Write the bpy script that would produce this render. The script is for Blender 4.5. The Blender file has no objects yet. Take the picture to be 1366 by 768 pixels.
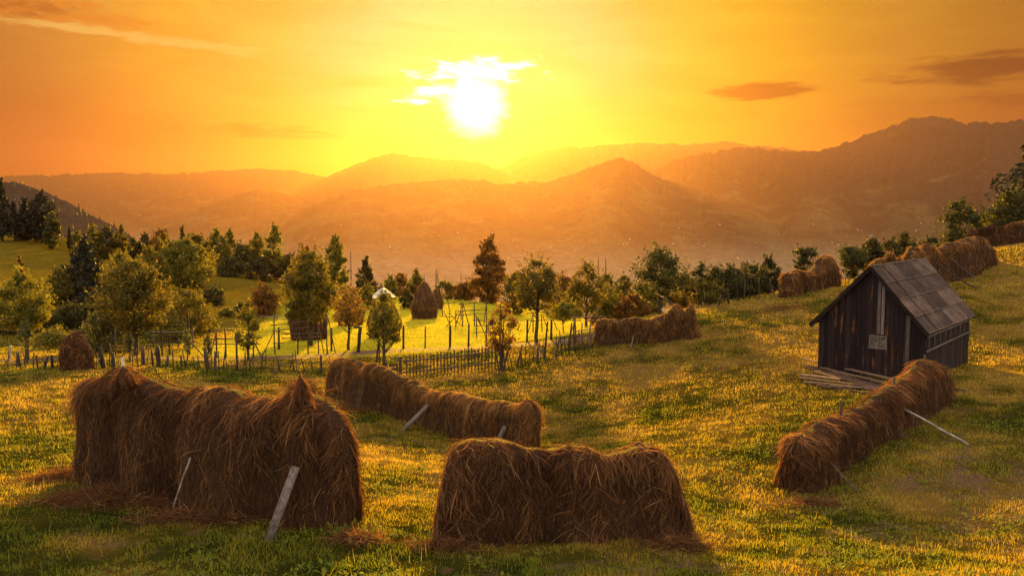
import bpy, math, random
import numpy as np
from mathutils import Vector, Matrix
from mathutils.bvhtree import BVHTree

random.seed(7)
RNG = np.random.default_rng(11)
S = bpy.context.scene
COL = S.collection
R = math.radians

# ------------------------------------------------------------------ camera, sky, sun, exposure
F = 1072.0                                    # focal length in photo pixels (1366 wide)
PITCH = R(5.01)
cam_d = bpy.data.cameras.new('camera')
cam = bpy.data.objects.new('camera', cam_d)
COL.objects.link(cam)
cam.location = (0, 0, 0)
cam.rotation_euler = (R(90) - PITCH, 0, 0)
cam_d.sensor_width = 36.0
cam_d.lens = 36.0 * F / 1366.0
cam_d.clip_start = 0.1
cam_d.clip_end = 80000
S.camera = cam

EXPOSURE = 2.24
SUN_EL, SUN_AZ = 8.9, -2.5                    # degrees above the horizon, degrees towards +x from +y
SUN_STRENGTH = 5.0
SUN_COLOR = (1.0, 0.55, 0.025)
SKY_GAIN = 0.158                               # graded sky level before exposure
FILL_COLOR = (0.90, 0.76, 0.60)               # raised fill added to the sky overhead and behind the viewer
HAZE_DENSITY = 4.9e-5
HAZE_COLOR = (0.195, 0.105, 0.150)
HAZE_G = 0.76

S.view_settings.view_transform = 'Standard'
S.view_settings.look = 'None'
S.view_settings.exposure = EXPOSURE
S.view_settings.gamma = 1.0
S.view_settings.use_curve_mapping = False
cy = S.cycles
cy.max_bounces = 4; cy.diffuse_bounces = 2; cy.glossy_bounces = 1
cy.transmission_bounces = 2; cy.volume_bounces = 0; cy.transparent_max_bounces = 4
cy.caustics_reflective = False; cy.caustics_refractive = False
cy.sample_clamp_indirect = 4.0
cy.use_adaptive_sampling = True; cy.adaptive_threshold = 0.015

SUN_DIR = Vector((math.sin(R(SUN_AZ)) * math.cos(R(SUN_EL)), math.cos(R(SUN_AZ)) * math.cos(R(SUN_EL)), math.sin(R(SUN_EL))))
_g = R(7.7)                                   # middle of the bright patch the sun makes in the haze and cloud just under it
GLOW_DIR = Vector((math.sin(R(SUN_AZ)) * math.cos(_g), math.cos(R(SUN_AZ)) * math.cos(_g), math.sin(_g)))
sun_d = bpy.data.lights.new('sun', 'SUN')
sun_d.energy = SUN_STRENGTH
sun_d.angle = R(3.0)                         # the sun's bright disc is swollen by haze
sun_d.color = SUN_COLOR
sun = bpy.data.objects.new('sun', sun_d)
sun.rotation_euler = SUN_DIR.to_track_quat('Z', 'Y').to_euler()
sun.location = SUN_DIR * 60
COL.objects.link(sun)


def srgb(*c):
    return tuple((x / 255 / 12.92) if x / 255 <= .04045 else ((x / 255 + .055) / 1.055) ** 2.4 for x in c)


def pix_dir(u, v):
    """direction (not normalised) of a photo pixel"""
    xc, yc = (u - 683) / F, (384 - v) / F
    return Vector((xc, math.cos(PITCH) + yc * math.sin(PITCH), -math.sin(PITCH) + yc * math.cos(PITCH)))


def az_el(u, v):
    d = pix_dir(u, v).normalized()
    return math.atan2(d.x, d.y), math.asin(d.z)


class Nodes:
    """tiny expression helper around a node tree"""
    def __init__(self, tree):
        self.t = tree; self.n = tree.nodes; self.l = tree.links

    def put(self, sock, v):
        if hasattr(v, 'is_linked') or isinstance(v, bpy.types.NodeSocket):
            self.l.new(v, sock)
        else:
            sock.default_value = (*v, 1) if sock.type == 'RGBA' and len(v) == 3 else v

    def m(self, op, a, b=None, c=None, clamp=False):
        n = self.n.new('ShaderNodeMath'); n.operation = op; n.use_clamp = clamp
        for i, x in enumerate((a, b, c)):
            if x is not None: self.put(n.inputs[i], x)
        return n.outputs[0]

    def v(self, op, a, b=None):
        n = self.n.new('ShaderNodeVectorMath'); n.operation = op
        for i, x in enumerate((a, b)):
            if x is not None: self.put(n.inputs[i], x)
        return n.outputs['Value'] if op in ('DOT_PRODUCT', 'LENGTH') else n.outputs[0]

    def step(self, x, a, b, lo=0.0, hi=1.0):
        n = self.n.new('ShaderNodeMapRange'); n.interpolation_type = 'SMOOTHSTEP'
        self.put(n.inputs[0], x)
        flip = a > b
        n.inputs[1].default_value, n.inputs[2].default_value = (b, a) if flip else (a, b)
        n.inputs[3].default_value, n.inputs[4].default_value = (hi, lo) if flip else (lo, hi)
        return n.outputs[0]

    def mix(self, f, a, b, mode='MIX'):
        n = self.n.new('ShaderNodeMix'); n.data_type = 'RGBA'; n.blend_type = mode
        self.put(n.inputs[0], f)
        for s, x in ((n.inputs[6], a), (n.inputs[7], b)):
            if isinstance(x, tuple): x = (*x, 1) if len(x) == 3 else x
            self.put(s, x)
        return n.outputs[2]

    def ramp(self, x, stops, mode='LINEAR'):
        n = self.n.new('ShaderNodeValToRGB'); n.color_ramp.interpolation = mode
        e = n.color_ramp.elements
        while len(e) < len(stops): e.new(0.5)
        for el, (p, c) in zip(e, stops):
            el.position = p; el.color = (*c, 1)
        self.put(n.inputs[0], x)
        return n.outputs[0]

    def noise(self, vec, scale, detail=4, rough=.55, dist=0.0, out=0):
        n = self.n.new('ShaderNodeTexNoise')
        if vec is not None: self.l.new(vec, n.inputs['Vector'])
        n.inputs['Scale'].default_value = scale; n.inputs['Detail'].default_value = detail
        n.inputs['Roughness'].default_value = rough; n.inputs['Distortion'].default_value = dist
        return n.outputs[out]

    def comb(self, x, y, z):
        n = self.n.new('ShaderNodeCombineXYZ')
        for i, a in enumerate((x, y, z)): self.put(n.inputs[i], a)
        return n.outputs[0]

    def sep(self, v):
        n = self.n.new('ShaderNodeSeparateXYZ'); self.l.new(v, n.inputs[0]); return n.outputs

    def attr(self, name):
        n = self.n.new('ShaderNodeAttribute'); n.attribute_name = name; return n.outputs['Fac']


world = bpy.data.worlds.new("World")
S.world = world
world.use_nodes = True
wt = world.node_tree
wt.nodes.clear()
W = Nodes(wt)
tc = wt.nodes.new('ShaderNodeTexCoord').outputs['Generated']
dirn = W.v('NORMALIZE', tc)
dx, dy, dz = W.sep(dirn)
el = W.m('MULTIPLY', W.m('ARCSINE', dz), 57.29578)
az = W.m('MULTIPLY', W.m('ARCTAN2', dx, dy), 57.29578)
theta = W.m('MULTIPLY', W.m('ARCCOSINE', W.m('MINIMUM', W.v('DOT_PRODUCT', dirn, tuple(GLOW_DIR)), 1.0)), 57.29578)
# evening glow round the sun, by the angle from it
tn = W.m('DIVIDE', theta, 60.0, clamp=True)
glow_low = W.ramp(tn, [(0.0, srgb(255, 205, 50)), (4.5 / 60, srgb(255, 200, 32)), (9 / 60, srgb(252, 192, 24)), (14 / 60, srgb(246, 176, 26)), (20 / 60, srgb(230, 142, 36)),
                       (27 / 60, srgb(200, 104, 46)), (33 / 60, srgb(184, 92, 48)), (48 / 60, srgb(165, 88, 60)), (1.0, srgb(130, 75, 66))])
glow_high = W.ramp(tn, [(0.0, srgb(255, 224, 150)), (4.5 / 60, srgb(255, 214, 146)), (9 / 60, srgb(255, 202, 140)), (14 / 60, srgb(255, 198, 88)), (20 / 60, srgb(248, 188, 56)),
                        (27 / 60, srgb(220, 150, 62)), (33 / 60, srgb(196, 124, 50)), (48 / 60, srgb(150, 96, 60)), (1.0, srgb(120, 78, 66))])
sky_c = W.mix(W.step(el, 2.0, 12.0), glow_low, glow_high)
sky_c = W.mix(W.m('MULTIPLY', W.step(az, -4, -26), W.step(el, 10, 2)), sky_c, W.mix(1.0, sky_c, (.96, .74, .80), 'MULTIPLY'))
sky_c = W.mix(W.step(az, 4, 16), sky_c, W.mix(1.0, sky_c, (1.0, 1.16, .62), 'MULTIPLY'))
# fine streaks of high cloud
stv = W.comb(W.m('MULTIPLY', az, 0.05), W.m('ADD', W.m('MULTIPLY', el, 0.32), W.m('MULTIPLY', az, 0.012)), 0.0)
st = W.noise(stv, 1.6, 6, .55, .4)
sky_c = W.mix(1.0, sky_c, W.mix(W.step(st, .35, .68), (.90, .86, .80), (1.05, 1.08, 1.12)), 'MULTIPLY')
# separate clouds: (az, el) ellipses with ragged edges
cn1 = W.noise(W.comb(W.m('MULTIPLY', az, .45), W.m('MULTIPLY', el, 1.3), 3.7), 1.5, 7, .62, .2)
cn2 = W.noise(W.comb(W.m('MULTIPLY', az, .18), W.m('MULTIPLY', el, 1.0), 9.1), 1.6, 6, .60, .3)


def cloud(u, v, wu, hv, rag, n, lo=.55, hi=1.0, tilt=0.0):
    a0, e0 = az_el(u, v); a0 = math.degrees(a0); e0 = math.degrees(e0)
    k = math.degrees(1 / F)
    da = W.m('SUBTRACT', az, a0)
    de = W.m('ADD', W.m('SUBTRACT', el, e0), W.m('MULTIPLY', da, tilt))
    q = W.m('ADD', W.m('POWER', W.m('DIVIDE', da, wu * k), 2.0), W.m('POWER', W.m('DIVIDE', de, hv * k), 2.0))
    d = W.m('ADD', W.m('SQRT', q), W.m('MULTIPLY', W.m('SUBTRACT', n, .5), rag))
    return W.step(d, hi, lo)


def lay(base, mask, col, amt=1.0):
    return W.mix(W.m('MULTIPLY', mask, amt), base, col)


sky_c = lay(sky_c, cloud(60, 20, 200, 24, 3.4, cn2, .2, 1.0, .09), srgb(242, 142, 44), .7)
sky_c = lay(sky_c, cloud(150, 45, 190, 12, 4.0, cn2, .1, .9, .05), srgb(255, 215, 110), .8)
sky_c = lay(sky_c, cloud(10, 5, 90, 14, 3.0, cn1, .2, .9), srgb(176, 92, 34), .7)
sky_c = lay(sky_c, cloud(1012, 122, 80, 14, 1.5, cn2, .5, 1.0), srgb(120, 52, 10), .92)
sky_c = lay(sky_c, cloud(1320, 90, 130, 20, 1.8, cn2, .4, 1.0), srgb(104, 50, 22), .9)
sky_c = lay(sky_c, cloud(1345, 132, 100, 9, 2.8, cn2, .3, 1.0), srgb(150, 80, 30), .7)
sky_c = lay(sky_c, cloud(345, 174, 110, 13, 2.4, cn2, .2, 1.0), srgb(180, 80, 28), .8)
sky_c = lay(sky_c, cloud(470, 112, 90, 8, 3.0, cn2, .2, 1.0), srgb(250, 172, 50), .4)
# bright cloud bank lit from behind by the sun
bright = W.m('MAXIMUM', cloud(632, 94, 84, 18, 3.2, cn1, .12, 1.08, -.03), cloud(588, 121, 50, 12, 3.0, cn1, .2, 1.05, -.08))
bright = W.m('MAXIMUM', bright, cloud(556, 135, 34, 6, 3.2, cn1, .1, 1.0))
core = W.step(W.m('ADD', theta, W.m('MULTIPLY', W.m('SUBTRACT', cn1, .5), 1.5)), 2.7, 1.0)
sky_c = W.mix(W.m('MULTIPLY', bright, .9), sky_c, (3.4, 3.3, 2.9))
sky_c = W.mix(core, sky_c, (3.6, 3.5, 3.2))
halo = W.m('POWER', 2.718, W.m('MULTIPLY', W.m('POWER', W.m('DIVIDE', theta, 3.6), 2.0), -1.0))
sky_c = W.mix(W.m('MULTIPLY', halo, .35), sky_c, (1.2, 1.0, .34))
# the physical sky overhead and behind, mixed with flat fill added to lift the shade
ns = wt.nodes.new('ShaderNodeTexSky'); ns.sky_type = 'NISHITA'; ns.sun_disc = False
ns.sun_elevation = R(SUN_EL); ns.sun_rotation = R(SUN_AZ); ns.dust_density = 4.0; ns.altitude = 700
nish = W.mix(1.0, ns.outputs[0], tuple(1.0 * c for c in FILL_COLOR), 'MULTIPLY')
dusk = W.mix(0.6, nish, tuple(3.9 * c for c in FILL_COLOR))
away = W.m('MAXIMUM', W.step(theta, 38, 95), W.step(el, 17, 50))
sky_c = W.mix(away, sky_c, dusk)
bg = wt.nodes.new('ShaderNodeBackground')
wt.links.new(W.mix(1.0, sky_c, (SKY_GAIN / .12,) * 3, 'MULTIPLY'), bg.inputs[0])
bg.inputs[1].default_value = 0.12
wo = wt.nodes.new('ShaderNodeOutputWorld')
wt.links.new(bg.outputs[0], wo.inputs[0])


# ------------------------------------------------------------------ helpers
def smooth(a, b, x):
    t = np.clip((x - a) / (b - a), 0, 1)
    return t * t * (3 - 2 * t)


def _hash(i, j, seed):
    n = (i.astype(np.int64) * 374761393 + j.astype(np.int64) * 668265263 + seed * 974634777) & 0xffffffff
    n = ((n ^ (n >> 13)) * 1274126177) & 0xffffffff
    n = ((n ^ (n >> 16)) * 2246822519) & 0xffffffff
    return ((n ^ (n >> 15)) & 0xffffff) / float(0xffffff)


def vnoise(x, y, seed=0):
    x = np.asarray(x, float); y = np.asarray(y, float)
    xi = np.floor(x); yi = np.floor(y)
    fx = x - xi; fy = y - yi
    fx = fx * fx * fx * (fx * (fx * 6 - 15) + 10); fy = fy * fy * fy * (fy * (fy * 6 - 15) + 10)
    a = _hash(xi, yi, seed); b = _hash(xi + 1, yi, seed); c = _hash(xi, yi + 1, seed); d = _hash(xi + 1, yi + 1, seed)
    return (a + (b - a) * fx) * (1 - fy) + (c + (d - c) * fx) * fy


def fbm(x, y, octv=4, seed=0, gain=.5):
    s = 0; a = 1; t = 0
    for k in range(octv):
        s = s + a * vnoise(x * 2 ** k + 17.3 * k, y * 2 ** k - 9.1 * k, seed + k); t += a; a *= gain
    return s / t


class MB:
    """collects geometry for ONE mesh object"""
    def __init__(self):
        self.V = []; self.Q = []; self.T = []; self.A = []; self.n = 0

    def add(self, V, quads=None, tris=None, tint=.5):
        V = np.asarray(V, float).reshape(-1, 3)
        if quads is not None and len(quads): self.Q.append(np.asarray(quads, np.int64).reshape(-1, 4) + self.n)
        if tris is not None and len(tris): self.T.append(np.asarray(tris, np.int64).reshape(-1, 3) + self.n)
        self.V.append(V)
        self.A.append(np.broadcast_to(np.asarray(tint, float), (len(V),)))
        self.n += len(V)

    def mesh(self, name, mats, origin=(0, 0, 0), flat=False, qmat=None):
        V = np.concatenate(self.V) - np.asarray(origin, float)
        Q = np.concatenate(self.Q) if self.Q else np.zeros((0, 4), np.int64)
        T = np.concatenate(self.T) if self.T else np.zeros((0, 3), np.int64)
        me = bpy.data.meshes.new(name)
        me.vertices.add(len(V)); me.vertices.foreach_set('co', V.astype(np.float32).ravel())
        loops = np.concatenate([Q.ravel(), T.ravel()])
        me.loops.add(len(loops)); me.loops.foreach_set('vertex_index', loops.astype(np.int32))
        tot = np.concatenate([np.full(len(Q), 4), np.full(len(T), 3)])
        st = np.concatenate([[0], np.cumsum(tot)[:-1]])
        me.polygons.add(len(tot))
        me.polygons.foreach_set('loop_start', st.astype(np.int32))
        me.polygons.foreach_set('use_smooth', np.full(len(tot), not flat))
        if qmat is not None: me.polygons.foreach_set('material_index', np.asarray(qmat, np.int32))
        at = me.attributes.new('tint', 'FLOAT', 'POINT')
        at.data.foreach_set('value', np.concatenate(self.A).astype(np.float32))
        me.update(calc_edges=True)
        for m in (mats if isinstance(mats, (list, tuple)) else [mats]): me.materials.append(m)
        return me

    def build(self, name, mats, parent=None, origin=(0, 0, 0), flat=False, qmat=None, place=True):
        o = bpy.data.objects.new(name, self.mesh(name, mats, origin, flat, qmat))
        COL.objects.link(o)
        if parent is not None: o.parent = parent
        elif place: o.location = origin
        return o


def tag(o, label=None, cat=None, group=None, kind=None):
    if label: o['label'] = label
    if cat: o['category'] = cat
    if group: o['group'] = group
    if kind: o['kind'] = kind
    return o


def empty(name, loc, rz=0.0):
    o = bpy.data.objects.new(name, None)
    o.empty_display_size = .3
    o.location = loc; o.rotation_euler = (0, 0, rz)
    COL.objects.link(o)
    return o


def unit(v):
    v = np.asarray(v, float)
    return v / (np.linalg.norm(v, axis=-1, keepdims=True) + 1e-12)


def tube(mb, pts, rad, sides=6, tint=.5, cap=True):
    pts = np.asarray(pts, float); n = len(pts)
    rad = np.broadcast_to(np.asarray(rad, float), (n,))
    d = unit(np.gradient(pts, axis=0))
    ref = np.array([0, 0, 1.0]) if abs(d[0][2]) < .9 else np.array([1.0, 0, 0])
    a = unit(np.cross(d, ref)); b = np.cross(d, a)
    ang = np.linspace(0, 2 * np.pi, sides, endpoint=False)
    V = pts[:, None] + rad[:, None, None] * (np.cos(ang)[None, :, None] * a[:, None] + np.sin(ang)[None, :, None] * b[:, None])
    q = []
    for i in range(n - 1):
        for k in range(sides):
            k2 = (k + 1) % sides
            q.append((i * sides + k, i * sides + k2, (i + 1) * sides + k2, (i + 1) * sides + k))
    V = V.reshape(-1, 3); t = []
    if cap:
        V = np.vstack([V, pts[0], pts[-1]])
        for k in range(sides):
            t.append(((k + 1) % sides, k, n * sides)); t.append(((n - 1) * sides + k, (n - 1) * sides + (k + 1) % sides, n * sides + 1))
    mb.add(V, q, t, tint)


def rough_pole(mb, a, b, r0, r1, sides=6, bend=.03, seg=5, tint=.5):
    a = np.asarray(a, float); b = np.asarray(b, float)
    t = np.linspace(0, 1, seg)[:, None]
    L = np.linalg.norm(b - a)
    side = unit(RNG.normal(size=3))
    off = np.sin(t * np.pi) * side * L * bend * RNG.normal() + RNG.normal(size=(seg, 3)) * L * bend * .15
    tube(mb, a + (b - a) * t + off, np.linspace(r0, r1, seg) * RNG.uniform(.88, 1.12, seg), sides, tint)


BOXQ = [(0, 1, 3, 2), (4, 6, 7, 5), (0, 4, 5, 1), (2, 3, 7, 6), (0, 2, 6, 4), (1, 5, 7, 3)]


def box(mb, c, ax, h, tint=.5):
    """c centre, ax three unit axes, h half sizes"""
    c = np.asarray(c, float); ax = np.asarray(ax, float)
    V = [c + sx * h[0] * ax[0] + sy * h[1] * ax[1] + sz * h[2] * ax[2] for sx in (-1, 1) for sy in (-1, 1) for sz in (-1, 1)]
    mb.add(V, BOXQ, None, tint)


def board(mb, a, b, wide, thick, face, tint=.5):
    """a board from a to b; its broad face looks along `face`"""
    a = np.asarray(a, float); b = np.asarray(b, float)
    z = unit(b - a); y = unit(np.asarray(face, float) - np.dot(face, z) * z); x = np.cross(y, z)
    box(mb, (a + b) / 2, (x, y, z), (wide / 2, thick / 2, np.linalg.norm(b - a) / 2), tint)


# ------------------------------------------------------------------ terrain
CP = [  # photo column, photo row of the ground there, distance in metres
    (0, 768, 10.6), (340, 768, 10.2), (683, 768, 10.0), (1020, 768, 10.2), (1366, 768, 11.2),
    (115, 645, 14.5), (460, 716, 11.8), (600, 722, 12.1), (905, 720, 12.1), (530, 610, 19.5), (0, 650, 15), (0, 540, 26), (50, 560, 24),
    (455, 533, 31), (705, 603, 24), (850, 560, 28), (950, 500, 32), (850, 475, 39), (795, 461, 41), (927, 453, 40),
    (680, 490, 37.5), (600, 497, 38), (545, 501, 38.5), (450, 497, 39), (200, 490, 39), (0, 488, 39), (300, 495, 39), (300, 520, 32), (100, 495, 36.5),
    (300, 478, 45), (600, 467, 47), (0, 474, 46), (420, 450, 58), (620, 440, 62), (720, 430, 68), (570, 425, 80), (640, 404, 102), (440, 426, 82), (330, 420, 85),
    (330, 390, 115), (330, 362, 150), (20, 462, 56), (50, 430, 68), (50, 380, 95), (50, 340, 130), (10, 315, 150), (100, 320, 150), (180, 345, 148), (250, 362, 146),
    (1095, 487, 29.6), (1230, 510, 27), (1290, 486, 31.8), (1366, 420, 40), (1366, 380, 48), (1366, 330, 70), (1320, 358, 56), (1262, 386, 46),
    (1310, 333, 70), (1052, 402, 48), (1108, 383, 54), (1000, 396, 53), (940, 412, 49), (1140, 376, 58), (1200, 356, 62),
    (1000, 470, 36), (1000, 600, 19.5), (1075, 668, 16.5), (1250, 545, 22.5), (1366, 600, 18), (1366, 500, 28), (1200, 700, 14), (1366, 690, 13.5),
    (820, 430, 60), (780, 440, 58), (880, 418, 58),
]
XYZ = []
for u, v, Y in CP:
    d = pix_dir(u, v); d = d / d.y
    XYZ.append((d.x * Y, Y, d.z * Y))
XYZ += [(0, 0, -1.75), (-15, 0, -1.9), (15, 0, -1.6), (0, 5, -3.1), (-12, 5, -3.3), (12, 5, -3.0), (0, -30, 4), (-40, -30, 4), (40, -30, 5), (-60, 15, -4.5), (60, 20, -1.5), (-150, 60, -2), (120, 60, 1),
        (-150, 150, 4), (0, 138, -22), (0, 170, -36), (-30, 175, -30), (30, 125, -24), (20, 76, -10.4), (34, 84, -10), (50, 92, -8.5), (64, 104, -9.5), (60, 150, -30), (110, 120, -8),
        (-94, 190, -9), (-62, 190, -17), (-94, 235, -26), (-30, 140, -14), (12, 85, -11.6), (0, 112, -12.5), (-48, 165, -13)]
XYZ = np.array(XYZ)
SC = 40.0


def _phi(r2):
    return np.where(r2 > 1e-12, r2 * np.log(np.maximum(r2, 1e-12)), 0.0)


_p = XYZ[:, :2] / SC
_K = _phi(((_p[:, None] - _p[None]) ** 2).sum(-1)) + np.eye(len(_p)) * 1.2e-2
_P = np.hstack([np.ones((len(_p), 1)), _p])
_A = np.block([[_K, _P], [_P.T, np.zeros((3, 3))]])
_C = np.linalg.solve(_A, np.concatenate([XYZ[:, 2], np.zeros(3)]))


def H(x, y, bumps=True):
    x = np.atleast_1d(np.asarray(x, float)); y = np.atleast_1d(np.asarray(y, float))
    out = np.empty(len(x))
    for i in range(0, len(x), 60000):
        q = np.stack([x[i:i + 60000], y[i:i + 60000]], 1) / SC
        k = _phi(((q[:, None] - _p[None]) ** 2).sum(-1))
        out[i:i + 60000] = k @ _C[:len(_p)] + _C[-3] + q @ _C[-2:]
    r = np.hypot(x, y)
    if bumps:
        damp = 1 / (1 + (r / 90) ** 2)
        out = out + damp * ((fbm(x / 2.6, y / 2.6, 3, 5) - .5) * .20 + (fbm(x / .55, y / .55, 2, 9) - .5) * .055)
    t = np.clip((r - 170) / 2430, 0, 1)
    far = -30 - 305 * (1 - (1 - t) ** 2.2) + (fbm(x / 420, y / 420, 4, 31) - .5) * 36 * smooth(300, 1500, r)
    w = smooth(185, 330, r)
    return out * (1 - w) + far * w


def h1(x, y):
    return float(H(x, y)[0])


def hit(u, v, lo=6.0, hi=170.0):
    """where a photo pixel's ray meets the ground"""
    d = pix_dir(u, v); d = d / d.y
    Y = np.geomspace(lo, hi, 900)
    g = H(d.x * Y, Y) - d.z * Y
    i = np.argmax(g > 0)
    if g[i] <= 0: i = len(Y) - 1
    a, b = Y[max(i - 1, 0)], Y[i]
    for _ in range(12):
        m = (a + b) / 2
        if h1(d.x * m, m) > d.z * m: b = m
        else: a = m
    return np.array([d.x * b, b, h1(d.x * b, b)])


def at(u, v, Y):
    d = pix_dir(u, v); d = d / d.y
    return np.array([d.x * Y, Y, d.z * Y])


def dry_and_sunlit(x, y):
    a = fbm(x / 5.5, y / 5.5, 4, 41) - .5
    b = fbm(x / 1.3, y / 1.3, 3, 43) - .5
    slope = smooth(0, 14, x) * smooth(19, 30, y) * .20 - smooth(17, 9, y) * .18
    return np.clip(.54 + a * .85 + b * 1.3 + slope + smooth(13, 22, y) * .08 - smooth(15, 10.5, y) * smooth(6, 0, x) * .22, 0, 1)  # zone shifts also paint light: golden where sunlit, greener in near shade


def meadow(x, y):
    """the mown field beyond the fence"""
    line = 43.5 + np.interp(x, [-40, -15, 0, 6, 12, 30], [0, 0, 1, 2, 0, 10])
    e = fbm(x / 3, y / 3, 3, 71) * 2
    return smooth(0, 3, y - line - e) * smooth(-21, -17, x + (y - 45) * .16) * smooth(9.5, 6.5, x - (y - 45) * .02) * smooth(125, 108, y)


def bareness(x, y):
    n = fbm(x / 1.5, y / 1.5, 4, 53)
    spot = np.exp(-(((x - 9.2) / 3.4) ** 2 + ((y - 15.5) / 4.2) ** 2)) * 1.15
    spot += np.exp(-(((x - 3.0) / 2.6) ** 2 + ((y - 11.0) / .9) ** 2)) * .6
    spot += np.exp(-(((x - 13.5) / 3.0) ** 2 + ((y - 21) / 3.0) ** 2)) * .7
    fine = fbm(x / .28, y / .28, 3, 57)
    return np.clip(smooth(.56, .80, n * .50 + fine * .42 + spot * .17), 0, 1)

# ------------------------------------------------------------------ materials
def material(name):
    m = bpy.data.materials.new(name); m.use_nodes = True
    m.node_tree.nodes.clear()
    return m, Nodes(m.node_tree)


def finish(N, col, rough=.8, spec=.2, transl=0.0, tcol=None, normal=None):
    p = N.n.new('ShaderNodeBsdfPrincipled')
    N.put(p.inputs['Base Color'], (*col, 1) if isinstance(col, tuple) else col)
    N.put(p.inputs['Roughness'], rough)
    p.inputs['Specular IOR Level'].default_value = spec
    if normal is not None: N.l.new(normal, p.inputs['Normal'])
    out = N.n.new('ShaderNodeOutputMaterial')
    sh = p.outputs[0]
    if transl > 0:
        t = N.n.new('ShaderNodeBsdfTranslucent')
        N.put(t.inputs[0], tcol if tcol is not None else col)
        mx = N.n.new('ShaderNodeMixShader'); mx.inputs[0].default_value = transl
        N.l.new(sh, mx.inputs[1]); N.l.new(t.outputs[0], mx.inputs[2]); sh = mx.outputs[0]
    N.l.new(sh, out.inputs[0])


def bump(N, h, strength, dist):
    b = N.n.new('ShaderNodeBump'); b.inputs['Strength'].default_value = strength; b.inputs['Distance'].default_value = dist
    N.l.new(h, b.inputs['Height'])
    return b.outputs[0]


def obj_coord(N):
    return N.n.new('ShaderNodeTexCoord').outputs['Object']


def geo_pos(N):
    return N.n.new('ShaderNodeNewGeometry').outputs['Position']


SHADED_GREEN = [(0.0, (.013, .016, .003)), (.35, (.028, .026, .004)), (.65, (.060, .040, .007)), (1.0, (.12, .070, .015))]  # ramp darkened: shade between the grass blades is put into the colour

M = {}
m, N = material('ground'); M['ground'] = m
pos = geo_pos(N)
n1 = N.noise(pos, 1.7, 5, .6); n2 = N.noise(pos, 14, 3, .6)
dry = N.m('ADD', N.attr('tint'), N.m('MULTIPLY', N.m('SUBTRACT', n1, .5), .5))
dry = N.m('ADD', dry, N.m('MULTIPLY', N.m('SUBTRACT', n2, .5), .7), clamp=True)
c = N.ramp(dry, SHADED_GREEN)
c = N.mix(N.attr('mow'), c, N.ramp(n1, [(.3, (.27, .25, .010)), (.7, (.42, .34, .018))]))
c = N.mix(N.attr('olive'), c, N.ramp(n1, [(.3, (.062, .047, .005)), (.7, (.135, .090, .010))]))
earth = N.ramp(n2, [(.3, (.050, .029, .016)), (.7, (.130, .078, .040))])
c = N.mix(N.attr('bare'), c, earth)
# the valley floor: small fields, hedges and woods; fields paled to paint in mist
vor = N.n.new('ShaderNodeTexVoronoi'); vor.inputs['Scale'].default_value = .011
N.l.new(pos, vor.inputs['Vector'])
fcol = N.ramp(N.sep(vor.outputs['Color'])[0], [(0, (.20, .17, .09)), (.35, (.25, .20, .11)), (.7, (.31, .25, .14)), (1, (.37, .28, .15))])
wood = N.step(N.noise(pos, .006, 6, .62), .50, .58)
fcol = N.mix(wood, fcol, (.020, .028, .010))
c = N.mix(N.attr('far'), c, fcol)
finish(N, c, 1.0, .0, normal=bump(N, n2, .5, .04))

m, N = material('grass'); M['grass'] = m
g = N.ramp(N.attr('tint'), [(0.0, (.105, .145, .010)), (.3, (.185, .190, .014)), (.6, (.32, .25, .022)), (1.0, (.44, .30, .050))])  # green end lightened: fill for the near shade put into the colour
finish(N, g, .7, .25, .5, N.mix(1.0, g, (1.25, 1.2, .8), 'MULTIPLY'))

m, N = material('meadow_grass'); M['meadow_grass'] = m
g = N.ramp(N.attr('tint'), [(0.0, (.22, .20, .018)), (.5, (.43, .35, .032)), (1.0, (.58, .44, .05))])
finish(N, g, .7, .2, .5, N.mix(1.0, g, (1.2, 1.2, .8), 'MULTIPLY'))

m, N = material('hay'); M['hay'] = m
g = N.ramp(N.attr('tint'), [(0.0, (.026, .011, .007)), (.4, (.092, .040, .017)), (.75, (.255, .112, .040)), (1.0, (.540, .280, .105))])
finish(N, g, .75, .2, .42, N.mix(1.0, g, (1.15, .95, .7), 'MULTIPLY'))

m, N = material('hay_sunlit'); M['hay_sunlit'] = m  # lit copy of the hay: low sidelight put into the straw colour
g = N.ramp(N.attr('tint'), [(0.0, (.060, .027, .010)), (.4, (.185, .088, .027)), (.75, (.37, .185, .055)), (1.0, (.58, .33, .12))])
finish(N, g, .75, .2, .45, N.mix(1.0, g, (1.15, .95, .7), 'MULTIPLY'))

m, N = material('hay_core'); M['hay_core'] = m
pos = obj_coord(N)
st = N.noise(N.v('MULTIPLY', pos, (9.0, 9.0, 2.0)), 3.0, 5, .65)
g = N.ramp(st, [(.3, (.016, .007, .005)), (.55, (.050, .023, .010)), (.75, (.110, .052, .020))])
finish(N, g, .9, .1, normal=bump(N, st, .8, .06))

m, N = material('hay_stack'); M['hay_stack'] = m
g = N.ramp(N.attr('tint'), [(0.0, (.075, .036, .013)), (.5, (.19, .095, .029)), (1.0, (.40, .225, .07))])
finish(N, g, .75, .2, .30)


def wood(name, dark, mid, light, rough=.8, scale=(22, 22, 1.6)):
    m, N = material(name); M[name] = m
    pos = obj_coord(N)
    oi = N.n.new('ShaderNodeObjectInfo').outputs['Random']
    st = N.noise(N.v('ADD', N.v('MULTIPLY', pos, scale), N.comb(N.m('MULTIPLY', oi, 40.0), 0.0, N.m('MULTIPLY', N.attr('tint'), 37.0))), 1.0, 6, .62, .4)
    f = N.m('ADD', st, N.m('MULTIPLY', N.m('SUBTRACT', N.attr('tint'), .5), .45))
    g = N.ramp(f, [(.25, dark), (.5, mid), (.75, light)])
    finish(N, g, rough, .2, normal=bump(N, st, .6, .02))
    return m


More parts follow.
